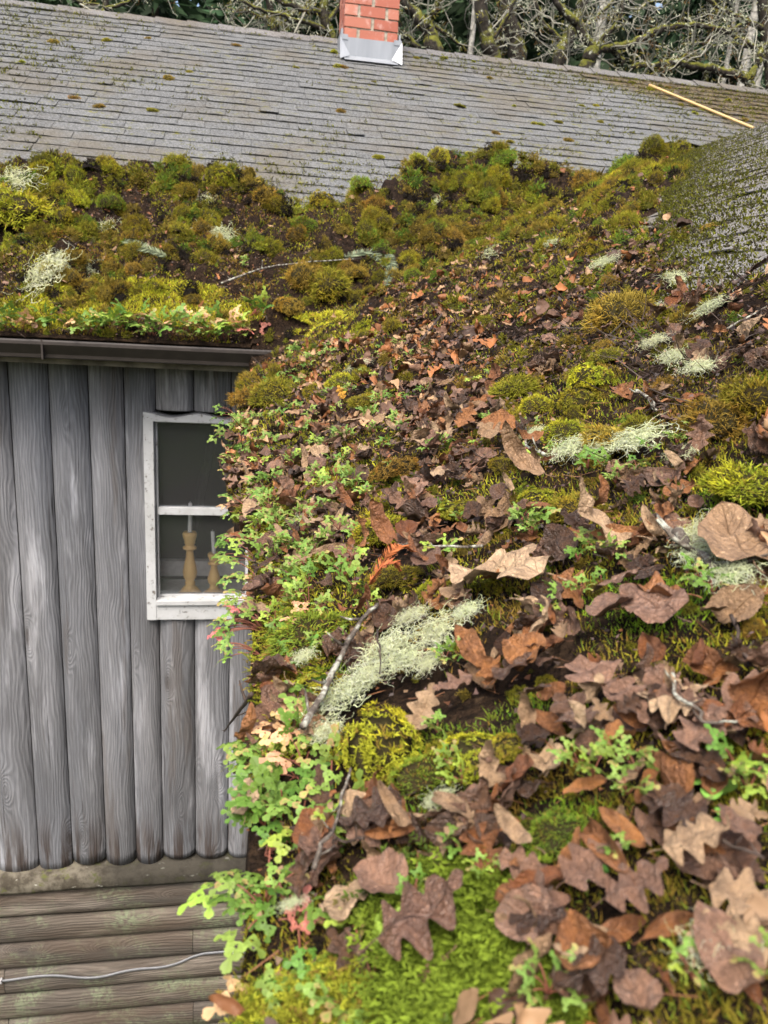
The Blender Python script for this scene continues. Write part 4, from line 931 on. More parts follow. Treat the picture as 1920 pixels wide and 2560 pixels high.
for i in order:
    dn_ = np.linalg.norm(LP[i])
    if dn_ < .30 or (dn_ < .42 and lpp[i][0] < 1150): continue
    kd = rng.choice(['oak', 'willow', 'round'], p=[.38, .32, .30]); far_ = LP[i][1] > 2.2
    col = rng.choice(['dark brown', 'purple brown', 'tan', 'rust'], p=({'oak': [.36, .30, .23, .11], 'willow': [.06, .06, .33, .55], 'round': [.30, .32, .18, .20]}[kd]))
    if far_ and rng.random() < .4: col = rng.choice(['rust', 'tan'])
    L = rng.uniform(.022, .050) * (1.15 if kd == 'willow' else .95) * float(np.clip(.5 + .5 * np.linalg.norm(LP[i]), .62, 1.)); 
    if dn_ < .45: L = min(L, .034)
    tilt = .30 if rng.random() < .7 else .8
    nr_ = ln[i] + rng.normal(size=3) * tilt; nr_ /= np.linalg.norm(nr_); fw = heading(nr_, rng.uniform(0, 6.3)); P = LP[i] + ln[i] * rng.uniform(.004, .022) - fw * L * .4
    if (P[0] + fw[0] * L * .5 < XL(P[1]) - .02 or P[0] + fw[0] * L < XL(P[1]) - .03) and P[1] < EY - .1: continue
    if cnt[kd] < 300 and inview[i]:
        cnt[kd] += 1; o = put_leaf(kd, col, P, fw, nr_, L, rng.uniform(.8, 1.2)); repeat(o, f'{col} {WORD[kd]}', LP[i])
    else:
        V, q, U = lo_geo[kd][rng.integers(8)]; M_ = np.array(frame(P, None, fw, nr_, L)); smb.add(V @ M_[:3, :3].T + M_[:3, 3], [q], np.array(SC[col]) * rng.uniform(.6, 1.3))
# broken bits, needles, scales
FP, fpp = sample(60000, .15, -.5, .15, ymin=.2); fn = normal(FP[:, 0], FP[:, 1])
k = rng.random(len(FP)) < np.where(FP[:, 1] < 1.5, .9, np.where((FP[:, 1] > 2) & (FP[:, 0] > .3 * FP[:, 1]), .7, .7)) * np.where(mats(fpp[:, 0], fpp[:, 1]) > .2, .25, 1) * np.clip((np.linalg.norm(FP, axis=1) - .42) * 1.2, 0, 1); FP, fn = FP[k], fn[k]
tri = np.array([[0, 0, 0], [1, .1, .08], [.9, .8, -.05], [.2, .95, .12]]) - [.5, .5, 0]
a = rng.uniform(0, 6.3, len(FP)); s_ = rng.uniform(.0025, .0075, len(FP)) * np.clip(np.linalg.norm(FP, axis=1) / 1.2, .6, 1.6); Rz = np.stack([np.cos(a), -np.sin(a), np.sin(a), np.cos(a)], 1).reshape(-1, 2, 2)
xy = np.einsum('nij,kj->nki', Rz, tri[:, :2]) * s_[:, None, None] * np.stack([np.ones(len(FP)), rng.uniform(.3, 1, len(FP))], 1)[:, None]; zz = (tri[:, 2][None] + rng.normal(size=(len(FP), 4)) * .3) * s_[:, None]
e1 = np.cross(fn, [0, 1., 0]); e1 /= np.linalg.norm(e1, axis=1)[:, None]; e2 = np.cross(fn, e1)
V = FP[:, None] + fn[:, None] * (.004 + rng.uniform(0, .012, len(FP)))[:, None, None] + xy[..., :1] * e1[:, None] + xy[..., 1:] * e2[:, None] + zz[..., None] * fn[:, None]
cl = np.array([(.05, .03, .023), (.10, .06, .05), (.2, .125, .07), (.14, .055, .022), (.03, .02, .017), (.05, .03, .02)])[rng.integers(0, 6, len(FP))] * rng.uniform(.6, 1.3, (len(FP), 1))
smb.add(V.reshape(-1, 3), [np.arange(len(FP))[:, None] * 4 + np.array([[0, 1, 2, 3]])], np.repeat(cl, 4, 0))
NP_, npp = sample(5000, .1, -.5); _k = rng.random(len(NP_)) < np.clip(np.linalg.norm(NP_, axis=1) * .45 - .1, .06, 1); NP_ = NP_[_k]; a = rng.uniform(0, 6.3, len(NP_)); nn = normal(NP_[:, 0], NP_[:, 1]); d = np.stack([np.cos(a), np.sin(a), rng.normal(size=len(a)) * .25 + .2 * np.cos(a)], 1)
V, f, c = blades(NP_ + nn * .012, d, rng.uniform(.016, .03, len(a)), .0008, np.array([.2, .09, .04]) * rng.uniform(.5, 1.3, (len(a), 1)), .1, 1); smb.add(V, f, c)
RP, rpp = sample(16000, .3, -.5, .2, ymin=.5); _k = rng.random(len(RP)) < np.where((RP[:, 0] > .45) & (RP[:, 1] < 1.7) & (RP[:, 1] > .7), .9, np.where(RP[:, 1] > 1.5, .35, .05)); RP = RP[_k]; a = rng.uniform(0, 6.3, len(RP)); nn = normal(RP[:, 0], RP[:, 1])
V, f, c = blades(RP + nn * .008, np.stack([np.cos(a), np.sin(a), rng.normal(size=len(a)) * .35 + .2], 1), rng.uniform(.02, .06, len(a)), .0016 * np.clip(np.linalg.norm(RP, axis=1) * .8, .7, 2.5), np.array([.03, .02, .014]) * rng.uniform(.4, 2.6, (len(a), 1)), .6, 1); smb.add(V, f, c)
tag(smb.build('leaf_litter', M_STUFF, colors=True), 'loose litter of broken brown leaves, scales and needles', 'litter', kind='stuff')

# ------------------------------------------------------------------ little ferny-leaved plants
HC_ = {'green': (.12, .225, .032), 'pale green': (.20, .31, .055), 'yellow green': (.29, .40, .055), 'peach': (.62, .36, .19), 'pink': (.60, .20, .16)}
def herb_leaf(col, seed):
    """three to five cut leaflets, each with blunt lobes"""
    g = np.random.default_rng(seed); mb = MB(); base = np.array(HC_[col])
    th = np.linspace(0, 1, 7)
    for k, (ang, ln_) in enumerate([(0, .62), (1.15, .5), (-1.15, .5), (2.1, .34), (-2.1, .34)][:5 if seed % 3 else 3]):
        ang *= 1.12; ang += g.uniform(-.15, .15); d = np.array([math.sin(ang), math.cos(ang)]); org = np.array([0, .36])
        lobes = [(.84, 0, .66, .22)] + [(q_, sg * a_, l_, .2) for q_, a_, l_ in ((.34, .95, .56), (.60, .72, .50)) for sg in (1, -1)]
        for j, (q_, la, ll, lw) in enumerate(lobes):
            a = ang + la; dd = np.array([math.sin(a), math.cos(a)]); ss = np.array([dd[1], -dd[0]]); o_ = org + d * ln_ * q_
            L = ln_ * ll * .85; W = ln_ * lw * 1.08
            # lobe outline: wedge with a three toothed blunt end
            out = [(0, .12), (.35, .5), (.62, .95), (.80, 1.0), (.90, .72), (.88, .48), (1.0, .30), (.96, 0)]
            L_ = [(y, -x) for y, x in out] + [(y, x) for y, x in out[::-1][1:]]
            pts = np.array([o_ + dd * (y * L) + ss * (x * W) for y, x in L_]); c_ = o_ + dd * L * .5
            allp = np.vstack([pts, c_]); r = np.linalg.norm(allp - org, axis=1); z = -.55 * r ** 2 + .0025 * (j + 5 * k) + .03 * g.normal() * r + .05 * (np.abs((allp - o_) @ ss) / W) * .5 - .1 * max(0, abs(ang) - 1.5) * r
            V = np.column_stack([allp, z]); n = len(pts)
            cc = np.tile(base * g.uniform(.8, 1.2), (n + 1, 1)); edge = g.random() < .08 and col != 'green'
            if edge: cc[:n] = cc[:n] * .5 + np.array(HC_['pink' if col != 'peach' else 'yellow green']) * .5
            cc[n] *= .8
            mb.add(V, [[(i, (i + 1) % n, n) for i in range(n)]], cc)
    return mb.mesh('leaf', M_HERB, colors=True, smooth=False)
HL = {c: [herb_leaf(c, 30 + i + 7 * k) for i in range(4)] for k, c in enumerate(HC_)}
def herb(P, n, size, cols, nleaf, lean=(0, 0, 0), reach=1., to=None):
    root = empty('herb_plant', P); tag(root, None, 'plant', 'small cut leaved plants growing in the litter'); mbs = MB()
    for i in range(nleaf):
        a = i / nleaf * 6.283 + rng.uniform(-.5, .5); out = np.array([math.cos(a), math.sin(a), 0]) * rng.uniform(.35, .9) + np.asarray(lean) + np.array(n) * rng.uniform(.35, .9)
        out /= np.linalg.norm(out); L = size * rng.uniform(.5, 1.2) * reach; tip = out * L + np.array([0, 0, .15 * size]) if to is None else np.asarray(to) + rng.normal(size=3) * size * .42; s = np.linspace(0, 1, 7)[:, None]; L = np.linalg.norm(tip)
        curve = tip * s + np.array([0, 0, 1]) * (s * (1 - s)) * L * .5; mbs.tube(curve, np.linspace(.0009, .0006, 7) * (size / .03) ** .5, 4)
        out = tip / (L + 1e-6); fw = out * .8 + np.array([0, 0, -.25]) + rng.normal(size=3) * .15; nr_ = np.array([0, -.25, .9]) + np.array(n) * .3 + rng.normal(size=3) * .3
        c = cols if isinstance(cols, str) else rng.choice(cols)
        o = link('leaf', random.choice(HL[c]), root); o.matrix_local = frame(tip - .1 * size * fw / np.linalg.norm(fw), None, fw, nr_, size * rng.uniform(.75, 1.2))
    mbs.build('stem', M_STEM, root); return root
GREENS = ['green', 'pale green', 'pale green', 'green']
n_herb = 0
def do_herb(P, n, size, cols, nl, desc, lean=(0, 0, 0), reach=1., to=None):
    global n_herb; o = herb(P, n, size, cols, nl, lean, reach, to); repeat(o, desc, P); n_herb += 1; return o
# along the eave: (px, py, leaf px, colours)
EAVE = [(650, 2190, 95, 'yellow green', .9), (620, 2260, 100, 'pale green', 1.2), (790, 2130, 110, 'yellow green', .8), (700, 2230, 85, 'green', .9), (740, 2290, 90, 'pale green', 1.), (700, 2110, 80, 'peach', 1.), (750, 2370, 110, 'pink', 1.), (650, 2450, 100, 'peach', 1.1), (780, 2460, 110, 'pale green', .9), (930, 2440, 120, 'yellow green', .8), (860, 2520, 90, 'green', .8), (740, 2520, 100, 'green', 1.),
 (640, 2030, 90, 'green', 1.1), (690, 1990, 85, 'green', .8), (740, 1930, 95, 'green', .8), (700, 1900, 80, 'peach', .8), (650, 1870, 90, 'green', .9), (610, 1900, 80, 'pale green', 1.2), (760, 1860, 80, 'pale green', .7), (780, 1800, 60, 'yellow green', .7),
 (610, 1560, 80, 'pink', .8), (640, 1530, 70, 'pale green', .8), (590, 1500, 75, 'yellow green', .9), (580, 1560, 80, 'pink', .9), (575, 1620, 70, 'pale green', 1.), (600, 1440, 70, 'pale green', .9), (650, 1470, 60, 'peach', .8), (690, 1530, 75, 'green', .7), (730, 1560, 80, 'green', .7), (560, 1560, 60, 'pale green', 1.7), (720, 1480, 60, 'green', .7),
 (590, 1390, 65, 'yellow green', .9), (570, 1340, 60, 'green', 1.), (630, 1360, 60, 'pale green', .8), (580, 1270, 60, 'peach', .9), (620, 1270, 60, 'pale green', .8), (660, 1230, 50, 'pale green', .8), (570, 1170, 45, 'peach', .9), (590, 1120, 50, 'pale green', .9), (560, 1080, 45, 'pale green', 1.), (600, 1060, 42, 'yellow green', .8), (620, 1100, 45, 'peach', .8), (560, 1030, 42, 'green', 1.), (650, 1130, 45, 'yellow green', .8), (620, 1000, 36, 'pale green', .8), (680, 950, 38, 'green', .8), (720, 900, 34, 'yellow green', .8), (735, 880, 36, 'pale green', .8), (730, 935, 34, 'pale green', .8)]
_ey = np.linspace(.16, 4.0, 900); _ex = XL(_ey) + .012; _eP = np.stack([_ex, _ey, surf(_ex, _ey)], 1); _epy = project(_eP)[1]
for px, py, lp, col, reach in EAVE:
    i = int(np.argmin(abs(_epy - py - 30 * lp / 90))); e = _eP[i]; e = at(px, py + 15) if px > project(e)[0] + 40 else e
    r = ray(px, py); T = r / np.linalg.norm(r) * np.linalg.norm(e); size = lp * np.linalg.norm(e) / F * (.78 if py > 2080 else .62 if py > 1700 else .46)
    do_herb(e, (0, 0, 1), size, [col, col] + [random.choice(GREENS) for _ in range(2 if col in ('green', 'pale green') else 3)], 5, f'{col} cut leaved eave plant', to=T - e)
for i in range(44):
    Y = rng.uniform(3.4 ** -.5, .35 ** -.5) ** -2.; X = XL(Y) + rng.uniform(.01, .06); P = np.array([float(X), Y, float(surf(np.array([X]), np.array([Y]))[0])]); c = random.choice(['green', 'pale green', 'yellow green', 'peach', 'pale green'])
    do_herb(P, (0, 0, 1), rng.uniform(.012, .02), [c, c, random.choice(GREENS)], 4, f'{c} cut leaved eave plant', (-.55, 0, .1))
# row along the gutter
for px, col in [(15, 'pale green'), (60, 'peach'), (35, 'green'), (230, 'pale green'), (255, 'green'), (310, 'yellow green'), (300, 'peach'), (345, 'peach'), (375, 'pale green'), (385, 'green'), (410, 'peach'), (430, 'pale green'), (460, 'green'), (470, 'peach'), (490, 'pale green'), (520, 'yellow green'), (525, 'pale green'), (560, 'pale green'), (575, 'peach'), (590, 'yellow green'), (610, 'peach'), (625, 'pink'), (640, 'yellow green'), (170, 'peach'), (120, 'green'), (200, 'pale green'), (500, 'peach'), (280, 'pale green')]:
    P = on_y(px, 846 + rng.uniform(-16, 12), EY + rng.uniform(-.03, .06)); P[2] = max(P[2], surf(P[:1], np.maximum(P[1:2], EY))[0] - .0) + .005
    do_herb(P, (0, -.2, .9), rng.uniform(.05, .075), [col, col, random.choice(GREENS)], 4, f'{col} cut leaved gutter plant', (0, -.45, .1), .9)
# scattered through the litter
for px, py, lp in [(1130, 1310, 45), (1160, 1330, 40), (1310, 1340, 55), (1345, 1370, 55), (1500, 1420, 85), (1540, 1440, 80), (1460, 1440, 60), (1370, 1340, 40), (1760, 1500, 75), (1790, 1530, 80), (1550, 1240, 50), (1600, 1210, 50), (1480, 1200, 60), (1520, 1205, 60), (1750, 1110, 50), (1330, 1100, 45), (1310, 1160, 45), (1340, 1190, 50), (1560, 1960, 110), (1500, 1985, 90), (1600, 1990, 90), (1470, 1960, 80), (1580, 2030, 80), (1120, 1870, 70), (1150, 1960, 75), (1180, 2000, 70), (1130, 1690, 60), (1170, 1680, 60), (860, 1640, 55), (815, 1640, 45), (930, 1560, 60), (870, 1470, 70), (890, 1430, 65), (830, 1390, 55), (830, 1300, 55), (870, 1260, 50), (900, 1240, 50), (860, 1350, 60), (900, 1380, 55), (800, 1250, 50), (850, 1180, 45), (900, 1160, 42), (700, 1060, 42), (740, 1040, 40), (790, 1060, 40), (760, 1100, 40), (800, 1130, 42), (990, 1020, 36), (1030, 1020, 36), (1060, 1000, 34), (850, 1050, 36), (940, 1100, 40), (970, 1140, 40), (1120, 1130, 40), (1200, 1140, 40), (830, 1000, 34), (880, 990, 34), (1000, 870, 28), (960, 880, 28), (1320, 640, 24), (1340, 660, 24), (620, 670, 24), (600, 660, 22), (1190, 980, 34), (1240, 960, 34), (1700, 1140, 45), (1560, 2200, 80), (1860, 1990, 110), (1890, 2040, 120), (1400, 2540, 110), (1900, 2480, 110), (1750, 2500, 120), (1180, 2180, 80), (1230, 2230, 70), (1060, 2280, 60), (1380, 1570, 55), (1410, 1530, 55), (1460, 1530, 60), (1520, 1510, 55), (760, 1420, 60), (790, 1490, 70), (720, 1400, 60), (700, 1350, 55), (760, 1330, 55), (680, 1290, 50), (740, 1180, 42), (660, 1180, 42), (820, 1560, 60), (770, 1530, 65), (1080, 1150, 38), (1020, 1090, 36), (1000, 1200, 40), (1400, 1160, 40), (1630, 1160, 45), (780, 930, 32), (820, 900, 30), (760, 970, 34)]:
    P = at(px, py); n = normal(P[:1], P[1:2])[0]; size = lp * np.linalg.norm(P) / F * .44; c = random.choice(['green', 'green', 'pale green', 'pale green', 'yellow green'])
    do_herb(P + n * .014, n, size, [c, c, 'pale green'], 5, f'{c} cut leaved litter plant', (0, -.1, .25), 1.)
for i in range(85):
    Y = rng.uniform(2.9 ** -.5, .55 ** -.5) ** -2.; X = float(XL(Y)) + abs(rng.normal()) * .13 * (.6 + .5 * Y) + .02
    P = np.array([X, Y, float(surf(np.array([X]), np.array([Y]))[0])]); n = normal(P[:1], P[1:2])[0]; c = random.choice(['green', 'pale green', 'pale green', 'yellow green', 'pale green'])
    if clear(np.array([project(P)]))[0] < .5: continue
    do_herb(P + n * .012, n, rng.uniform(.010, .019), [c, c, 'pale green'], 5, f'{c} cut leaved litter plant', (0, -.1, .3), .8)
# round leaved seedlings
def pennywort(px, py, lp, label):
    P = at(px, py); n = normal(P[:1], P[1:2])[0]; s = lp * np.linalg.norm(P) / F; root = empty('round_leaved_plant', P); tag(root, label, 'plant', 'round leaved seedlings'); mbs = MB()
    for i in range(4):
        a = i * 1.7 + rng.uniform(0, 1); out = np.array([math.cos(a) * .7, math.sin(a) * .5 - .1, 1.1]); tip = out * s * rng.uniform(.6, 1.1); t = np.linspace(0, 1, 6)[:, None]; mbs.tube(tip * t + np.array([.1 * s, 0, 0]) * np.sin(t * 3), .0009, 4)
        th = np.linspace(.35, 5.93, 16); V = np.column_stack([np.sin(th), -np.cos(th) * .9, .12 * np.cos(2 * th)]) * s * .42; V = np.vstack([V, [0, 0, -.04 * s]])
        m_ = mesh('leaf', V, [[(k, k + 1, 16) for k in range(15)]], M_HERB, np.tile([.2, .42, .07], (17, 1))); o = link('leaf', m_, root); o.matrix_local = frame(tip, None, (rng.normal(), -1, .1), (rng.normal() * .3, -.35, 1))
    mbs.build('stem', plain('green_stem', (.2, .3, .08)), root)
pennywort(1765, 2010, 60, 'round leaved seedling with two discs beside the purple leaves'); pennywort(1455, 2210, 45, 'round leaved seedling beside the feather moss carpet'); pennywort(1770, 2085, 40, 'small round leaved seedling below the taller one at right')

# ------------------------------------------------------------------ lichen, sticks, sprigs
def lichen_mesh(seed, n=250, seg=9):
    g = np.random.default_rng(seed); d = g.normal(size=(n, 3)) * [1, 1, .55]; d[:, 2] = abs(d[:, 2]) * .8; d /= np.linalg.norm(d, axis=1)[:, None]
    p = g.normal(size=(n, 3)) * [.35, .35, .08]; L = g.uniform(.45, 1.0, n) / seg; pts = [p]; mb = MB()
    for s_ in range(seg):
        d = d + g.normal(size=(n, 3)) * .5 + [0, 0, -.06]; d /= np.linalg.norm(d, axis=1)[:, None]; p = p + d * L[:, None]; pts.append(p.copy())
    pts = np.array(pts); C = np.array([.62, .66, .38]) * g.uniform(.7, 1.15, (n, 1)); C = np.where(g.random((n, 1)) < .3, np.array([.56, .58, .42]), C)
    for i in range(n): mb.tube(pts[:, i], np.linspace(.0125, .006, seg + 1), 3, C[i], cap=False)
    return mb.mesh('lichen_clump', M_LICHEN, colors=True)
LI = [lichen_mesh(s_) for s_ in range(4)]; LIT = [lichen_mesh(9 + s_, 70, 8) for s_ in range(2)]
def lichen(px, py, rpx, label, sx=1., ang=0., flat=.55, k=0, lift=0.):
    P = at(px, py); n = normal(P[:1], P[1:2], .03)[0]; s = 1.15 * rpx * np.linalg.norm(P) / F
    o = link('lichen_clump', (LI if rpx > 26 else LIT)[k % (4 if rpx > 26 else 2)]); r0 = ray(px, py); r1 = ray(px + math.cos(ang) * 60, py + math.sin(ang) * 60); a_ = at(px + math.cos(ang) * 30, py + math.sin(ang) * 30) - P
    o.matrix_world = frame(P + n * (.02 + lift), None, np.cross(n, a_), n, s, sx, flat); tag(o, label, 'lichen', 'pale green lichen tangles'); return P
for px, py, r, lab, sx, ang, ph in [
 (1120, 1630, 78, 'thick pale lichen tangle on the right of the mossy stick', .9, -.4, 'thick pale lichen tangle'), (990, 1670, 70, 'pale lichen tangle wrapped along the middle of the mossy stick', 1.2, -.8, None), (890, 1780, 75, 'pale lichen tangle on the lower end of the mossy stick', 1.3, -.8, None), (850, 1880, 50, 'thin pale lichen wisp hanging below the mossy stick', .8, -1.2, None), (780, 1690, 34, 'small pale lichen wisp left of the mossy stick', 1, 0, None), (1040, 1700, 60, 'pale lichen between the mossy stick and its thick tangle', 1.2, -.5, None),
 (1190, 1580, 46, 'upper right puff of the lichen beside the mossy stick', .9, .6, None), (1050, 1590, 50, 'upper left puff of the lichen beside the mossy stick', .9, 1.3, None), (1100, 1710, 44, 'lower right puff of the lichen beside the mossy stick', .9, .3, None), (950, 1740, 48, 'middle puff of the lichen beside the mossy stick', .9, -.2, None), (1440, 1160, 58, 'left half of the long pale lichen drift in mid slope', 1.2, .1, 'left half of the lichen drift'), (1600, 1140, 62, 'right half of the long pale lichen drift in mid slope', 1.5, -.2, 'right half of the lichen drift'), (1715, 1180, 36, 'wispy tail at the right end of the lichen drift', .8, 1.2, None), (1345, 1115, 30, 'small lichen tuft left of the long drift', 1, 0, None), (1520, 1150, 40, 'lichen wisp joining both halves of the drift', 1.4, 0, None),
 (1645, 885, 36, 'upper clump of the pale lichen below the dark heap', .8, 1.1, 'lichen below the dark heap'), (1690, 925, 36, 'middle clump of the pale lichen below the dark heap', 1.2, .5, None), (1755, 955, 40, 'lower clump of the pale lichen below the dark heap', 1.2, .2, None),
 (1685, 715, 30, 'pale lichen clump hanging left of the bare right shingles', .8, 1.2, 'lichen by the bare shingles'), (1790, 795, 32, 'bushy pale lichen sprig on the dark right heap', 1.2, -.5, None), (1520, 670, 34, 'pale lichen in the middle of the valley heap', 1.2, -.5, 'pale lichen in the valley heap'), (1645, 790, 26, 'faint lichen tuft on the heap beside golden moss', 1, 0, None),
 (25, 470, 62, 'tall pale lichen clump at the left end of the bank', .7, 1.4, 'tall pale left end lichen'), (110, 690, 52, 'pale lichen clump above the left gutter moss', 1.2, -.5, 'lichen above the left gutter'), (150, 665, 36, 'upper part of the lichen above the left gutter', 1, -.8, None), (225, 690, 36, 'second pale lichen clump above the gutter moss', .9, .2, None), (550, 600, 40, 'grey green lichen patch in the middle of the bank', 1, .6, 'grey green lichen in the bank'), (510, 510, 28, 'thin lichen tuft hanging on the dark bank', .7, 1.3, None), (270, 570, 26, 'small grey lichen tuft near the conifer sprig', 1, 0, None), (1085, 510, 26, 'small white lichen tuft high on the valley heap', 1, 0, None), (1380, 620, 22, 'tiny white lichen tuft among orange leaves', 1, 0, None), (1230, 640, 26, 'lacy white lichen beside the orange leaves', 1, .5, None),
 (1780, 1380, 66, 'upper lichen tangle beside the pale broad leaf', .8, 1.2, 'lichened stick at the right'), (1760, 1440, 55, 'grey lichen crust around the stump of stick at right', 1, .5, None), (1840, 1500, 60, 'lower lichen tangle trailing from the stick at right', 1.1, .6, None), (760, 1330, 28, 'thin lichen wisp at the eave among seedlings', .9, 1.2, None), (900, 930, 30, 'pale lichen strand standing beside the yellow leaf', .5, 1.3, None), (1810, 2440, 60, 'loose green lichen curl beside the very large leaf', 1, 0, None), (1130, 2060, 42, 'small lichen curl beside the feather moss', .6, 1.2, None), (765, 2320, 36, 'narrow lichen sprig among the leaves at the eave', .4, 1.4, None)]:
    P = lichen(px, py, r, lab, sx, ang, k=int(px))
    if ph: mark(ph, P)
def stick(pts, r, label, mat=M_TWIG, lift=.02, name='twig', cat='twig', wob=.004):
    K = np.array([at(*p) for p in pts]); n = normal(K[:, 0], K[:, 1], .03); K = K + n * lift
    s = np.linspace(0, len(K) - 1, 8 * len(K)); P = np.stack([np.interp(s, range(len(K)), K[:, i]) for i in range(3)], 1); P += np.stack([fbm(s * 1.3 + j * 9, s * 0 + pts[0][0], 3) for j in range(3)], 1) * wob
    mb = MB(); rr = r * np.linalg.norm(K.mean(0)) / F; mb.tube(P, np.linspace(rr, rr * .55, len(P)) * (1 + .25 * fbm(s * 3, s * 0 + pts[0][1], 2)), 7)
    for j in range(3, len(P) - 2, 9):
        d = rng.normal(size=3); d[2] = abs(d[2]) * .5; d /= np.linalg.norm(d); mb.tube([P[j], P[j] + d * rr * 4, P[j] + d * rr * 7 + [0, 0, rr]], [rr * .5, rr * .4, rr * .2], 5)
    o = mb.build(name, mat); tag(o, label, cat, 'twigs lying on the roof'); return o
M_LST = N('lichened_wood', .9, .15); _v = M_LST.coord(); M_LST.color(M_LST.cramp(M_LST.noise(_v, 60, 5, .7), [(.35, (.03, .024, .02)), (.5, (.12, .10, .08)), (.6, (.38, .39, .32))])); M_LST.bump(M_LST.noise(_v, 120, 4), .8, .004); M_LST = M_LST.m
stick([(800, 1900), (850, 1810), (900, 1710), (940, 1630), (975, 1585)], 8.5, 'thick lichen covered stick near the eave', M_LST, .03)
stick([(845, 2270), (880, 2190), (905, 2110), (932, 2015)], 6, 'slender grey stick leaning beside the dark oak leaves', M_LST, .03)
stick([(1685, 1790), (1720, 1850), (1790, 1910), (1880, 1920)], 5, 'grey forked stick in the litter at right', M_LST, .03)
stick([(1220, 1410), (1100, 1410), (1010, 1405)], 4, 'straight pale stalk above the tan oak leaf', M_LST, .02)
stick([(1370, 1180), (1330, 1150), (1325, 1100)], 5, 'short grey stick left of the lichen drift', M_LST)
stick([(1715, 1390), (1760, 1440), (1800, 1480)], 16, 'stubby lichened stick at the right edge', M_LST, .02)
stick([(560, 725), (640, 690), (700, 680), (770, 665), (900, 660)], 2.6, 'long bare twig lying above the gutter mat', M_LST, .04)
stick([(410, 650), (418, 610), (408, 575)], 4, 'short dark twig standing on the bank'); stick([(490, 500), (510, 450), (530, 430)], 3, 'fine twig at the bank crest'); stick([(460, 450), (520, 420)], 3, 'fine twig lying on the bank crest')
stick([(155, 400), (145, 385), (130, 365)], 3, 'single twig leaning on the shingles at left'); stick([(1850, 740), (1900, 680), (1920, 650)], 3, 'thin twig over the dark right heap')
stick([(1610, 1010), (1650, 1040), (1660, 1070)], 5, 'pale broken twig above the lichen drift', M_LST); stick([(1830, 860), (1880, 830), (1925, 800)], 3, 'pale fine twig on the dark right heap', M_LST); stick([(1110, 800), (1060, 870), (1030, 900)], 3, 'dark twig in the middle heap')
stick([(940, 2160), (880, 2155), (870, 2170)], 4, 'black twig under the dark oak leaves'); stick([(990, 1680), (1000, 1740), (1010, 1800)], 3, 'thin straw across the lichen tangle', M_TWIG, .04); stick([(1850, 1600), (1880, 1700), (1920, 1760)], 5, 'dark stalk at the right edge of the litter')
stick([(560, 1835), (600, 1830), (650, 1815)], 3, 'fine stalk poking out over the eave', M_TWIG, .03); stick([(1840, 2200), (1930, 2240)], 5, 'red brown stalk across the big leaves')
def sprig(pts, npx, label, C, cat='sprig'):
    K = np.array([at(*p) for p in pts]); n = normal(K[:, 0], K[:, 1], .03); K = K + n * .03; s = np.linspace(0, len(K) - 1, 40); P = np.stack([np.interp(s, range(len(K)), K[:, i]) for i in range(3)], 1); P[:, 2] += .02 * np.sin(s / s[-1] * 3)
    mb = MB(); r = 2 * np.linalg.norm(K.mean(0)) / F; mb.tube(P, r, 5, np.array(C) * .5); L = npx * np.linalg.norm(K.mean(0)) / F; t = np.gradient(P, axis=0); t /= np.linalg.norm(t, axis=1)[:, None]; nn = n.mean(0); a = np.cross(t, nn); tp = np.sin(np.linspace(.25, 1, 40) * 3)[:, None] * .6 + .4
    for sg in (-1, 1):
        V, f, c = blades(P, (a * sg + t * .55 + nn * .1), L * tp[:, 0], L * .13, np.tile(C, (40, 1)) * rng.uniform(.8, 1.2, (40, 1)), .05, 1.1); mb.add(V, f, c)
    o = mb.build('conifer_sprig', M_MOSS, colors=True); tag(o, label, cat, 'conifer sprigs fallen on the roof'); mark(' '.join(label.split()[:4]), K.mean(0))
sprig([(420, 655), (370, 645), (318, 615)], 20, 'left grey conifer sprig lying on the bank', (.20, .24, .14)); sprig([(860, 655), (930, 650), (975, 690)], 22, 'right grey conifer sprig above the gutter mat', (.22, .26, .16)); sprig([(970, 645), (975, 690), (970, 730)], 18, 'drooping conifer sprig in the middle heap', (.2, .24, .15))
sprig([(955, 1530), (1010, 1490), (1060, 1450)], 34, 'orange dead cedar spray left of the tan oak leaf', (.42, .13, .05)); sprig([(950, 1530), (1000, 1530), (1030, 1500)], 26, 'lower orange cedar spray left of the tan oak leaf', (.40, .12, .05))

# ------------------------------------------------------------------ pole on the far roof
p0, p1 = np.array([4.03, 8.39, EZ + SF * (8.39 - EY) + .04]), np.array([5.25, 6.91, EZ + SF * (6.91 - EY) + .04])
mb = MB(); t = np.linspace(0, 1, 12)[:, None]; mb.tube(p0 + (p1 - p0) * t, .0135, 12)
n_ = N('yellow_pole_wood', .45, .4); v_ = n_.coord(); n_.color(n_.mix(n_.noise(v_, 20, 4), (.42, .27, .10), (.56, .39, .18)))
pole = mb.build('wooden_pole', n_.m); tag(pole, 'long yellow wooden pole lying across the upper right roof', 'pole')
mark('yellow wooden pole', p0 * .5 + p1 * .5); mark('chimney foot', (1.06, 8.3, 2.4)); mark('left gutter end', (-1.4, 4, -.2)); mark('right gutter end', (.1, 4, -.2)); mark('window head', (-.3, 4.3, -.6)); mark('valley flashing head', (3.6, 7.0, 1.5)); mark('ridge at the left edge', (-2.3, 8.7, 2.6)); mark('bottom edge of the picture corner at left', (0, .3, -.3))
MARKS[-1] = ('nearest stretch of eave', MARKS[-1][1]); mark('middle bank crest', (.2, 5.4, .7)); mark('mound under the flashing', (3.1, 6.3, 1.3)); mark('mound under the chimney', (1.5, 6.2, 1.2)); mark('inner corner of the roofs', (.1, 4.0, -.2))

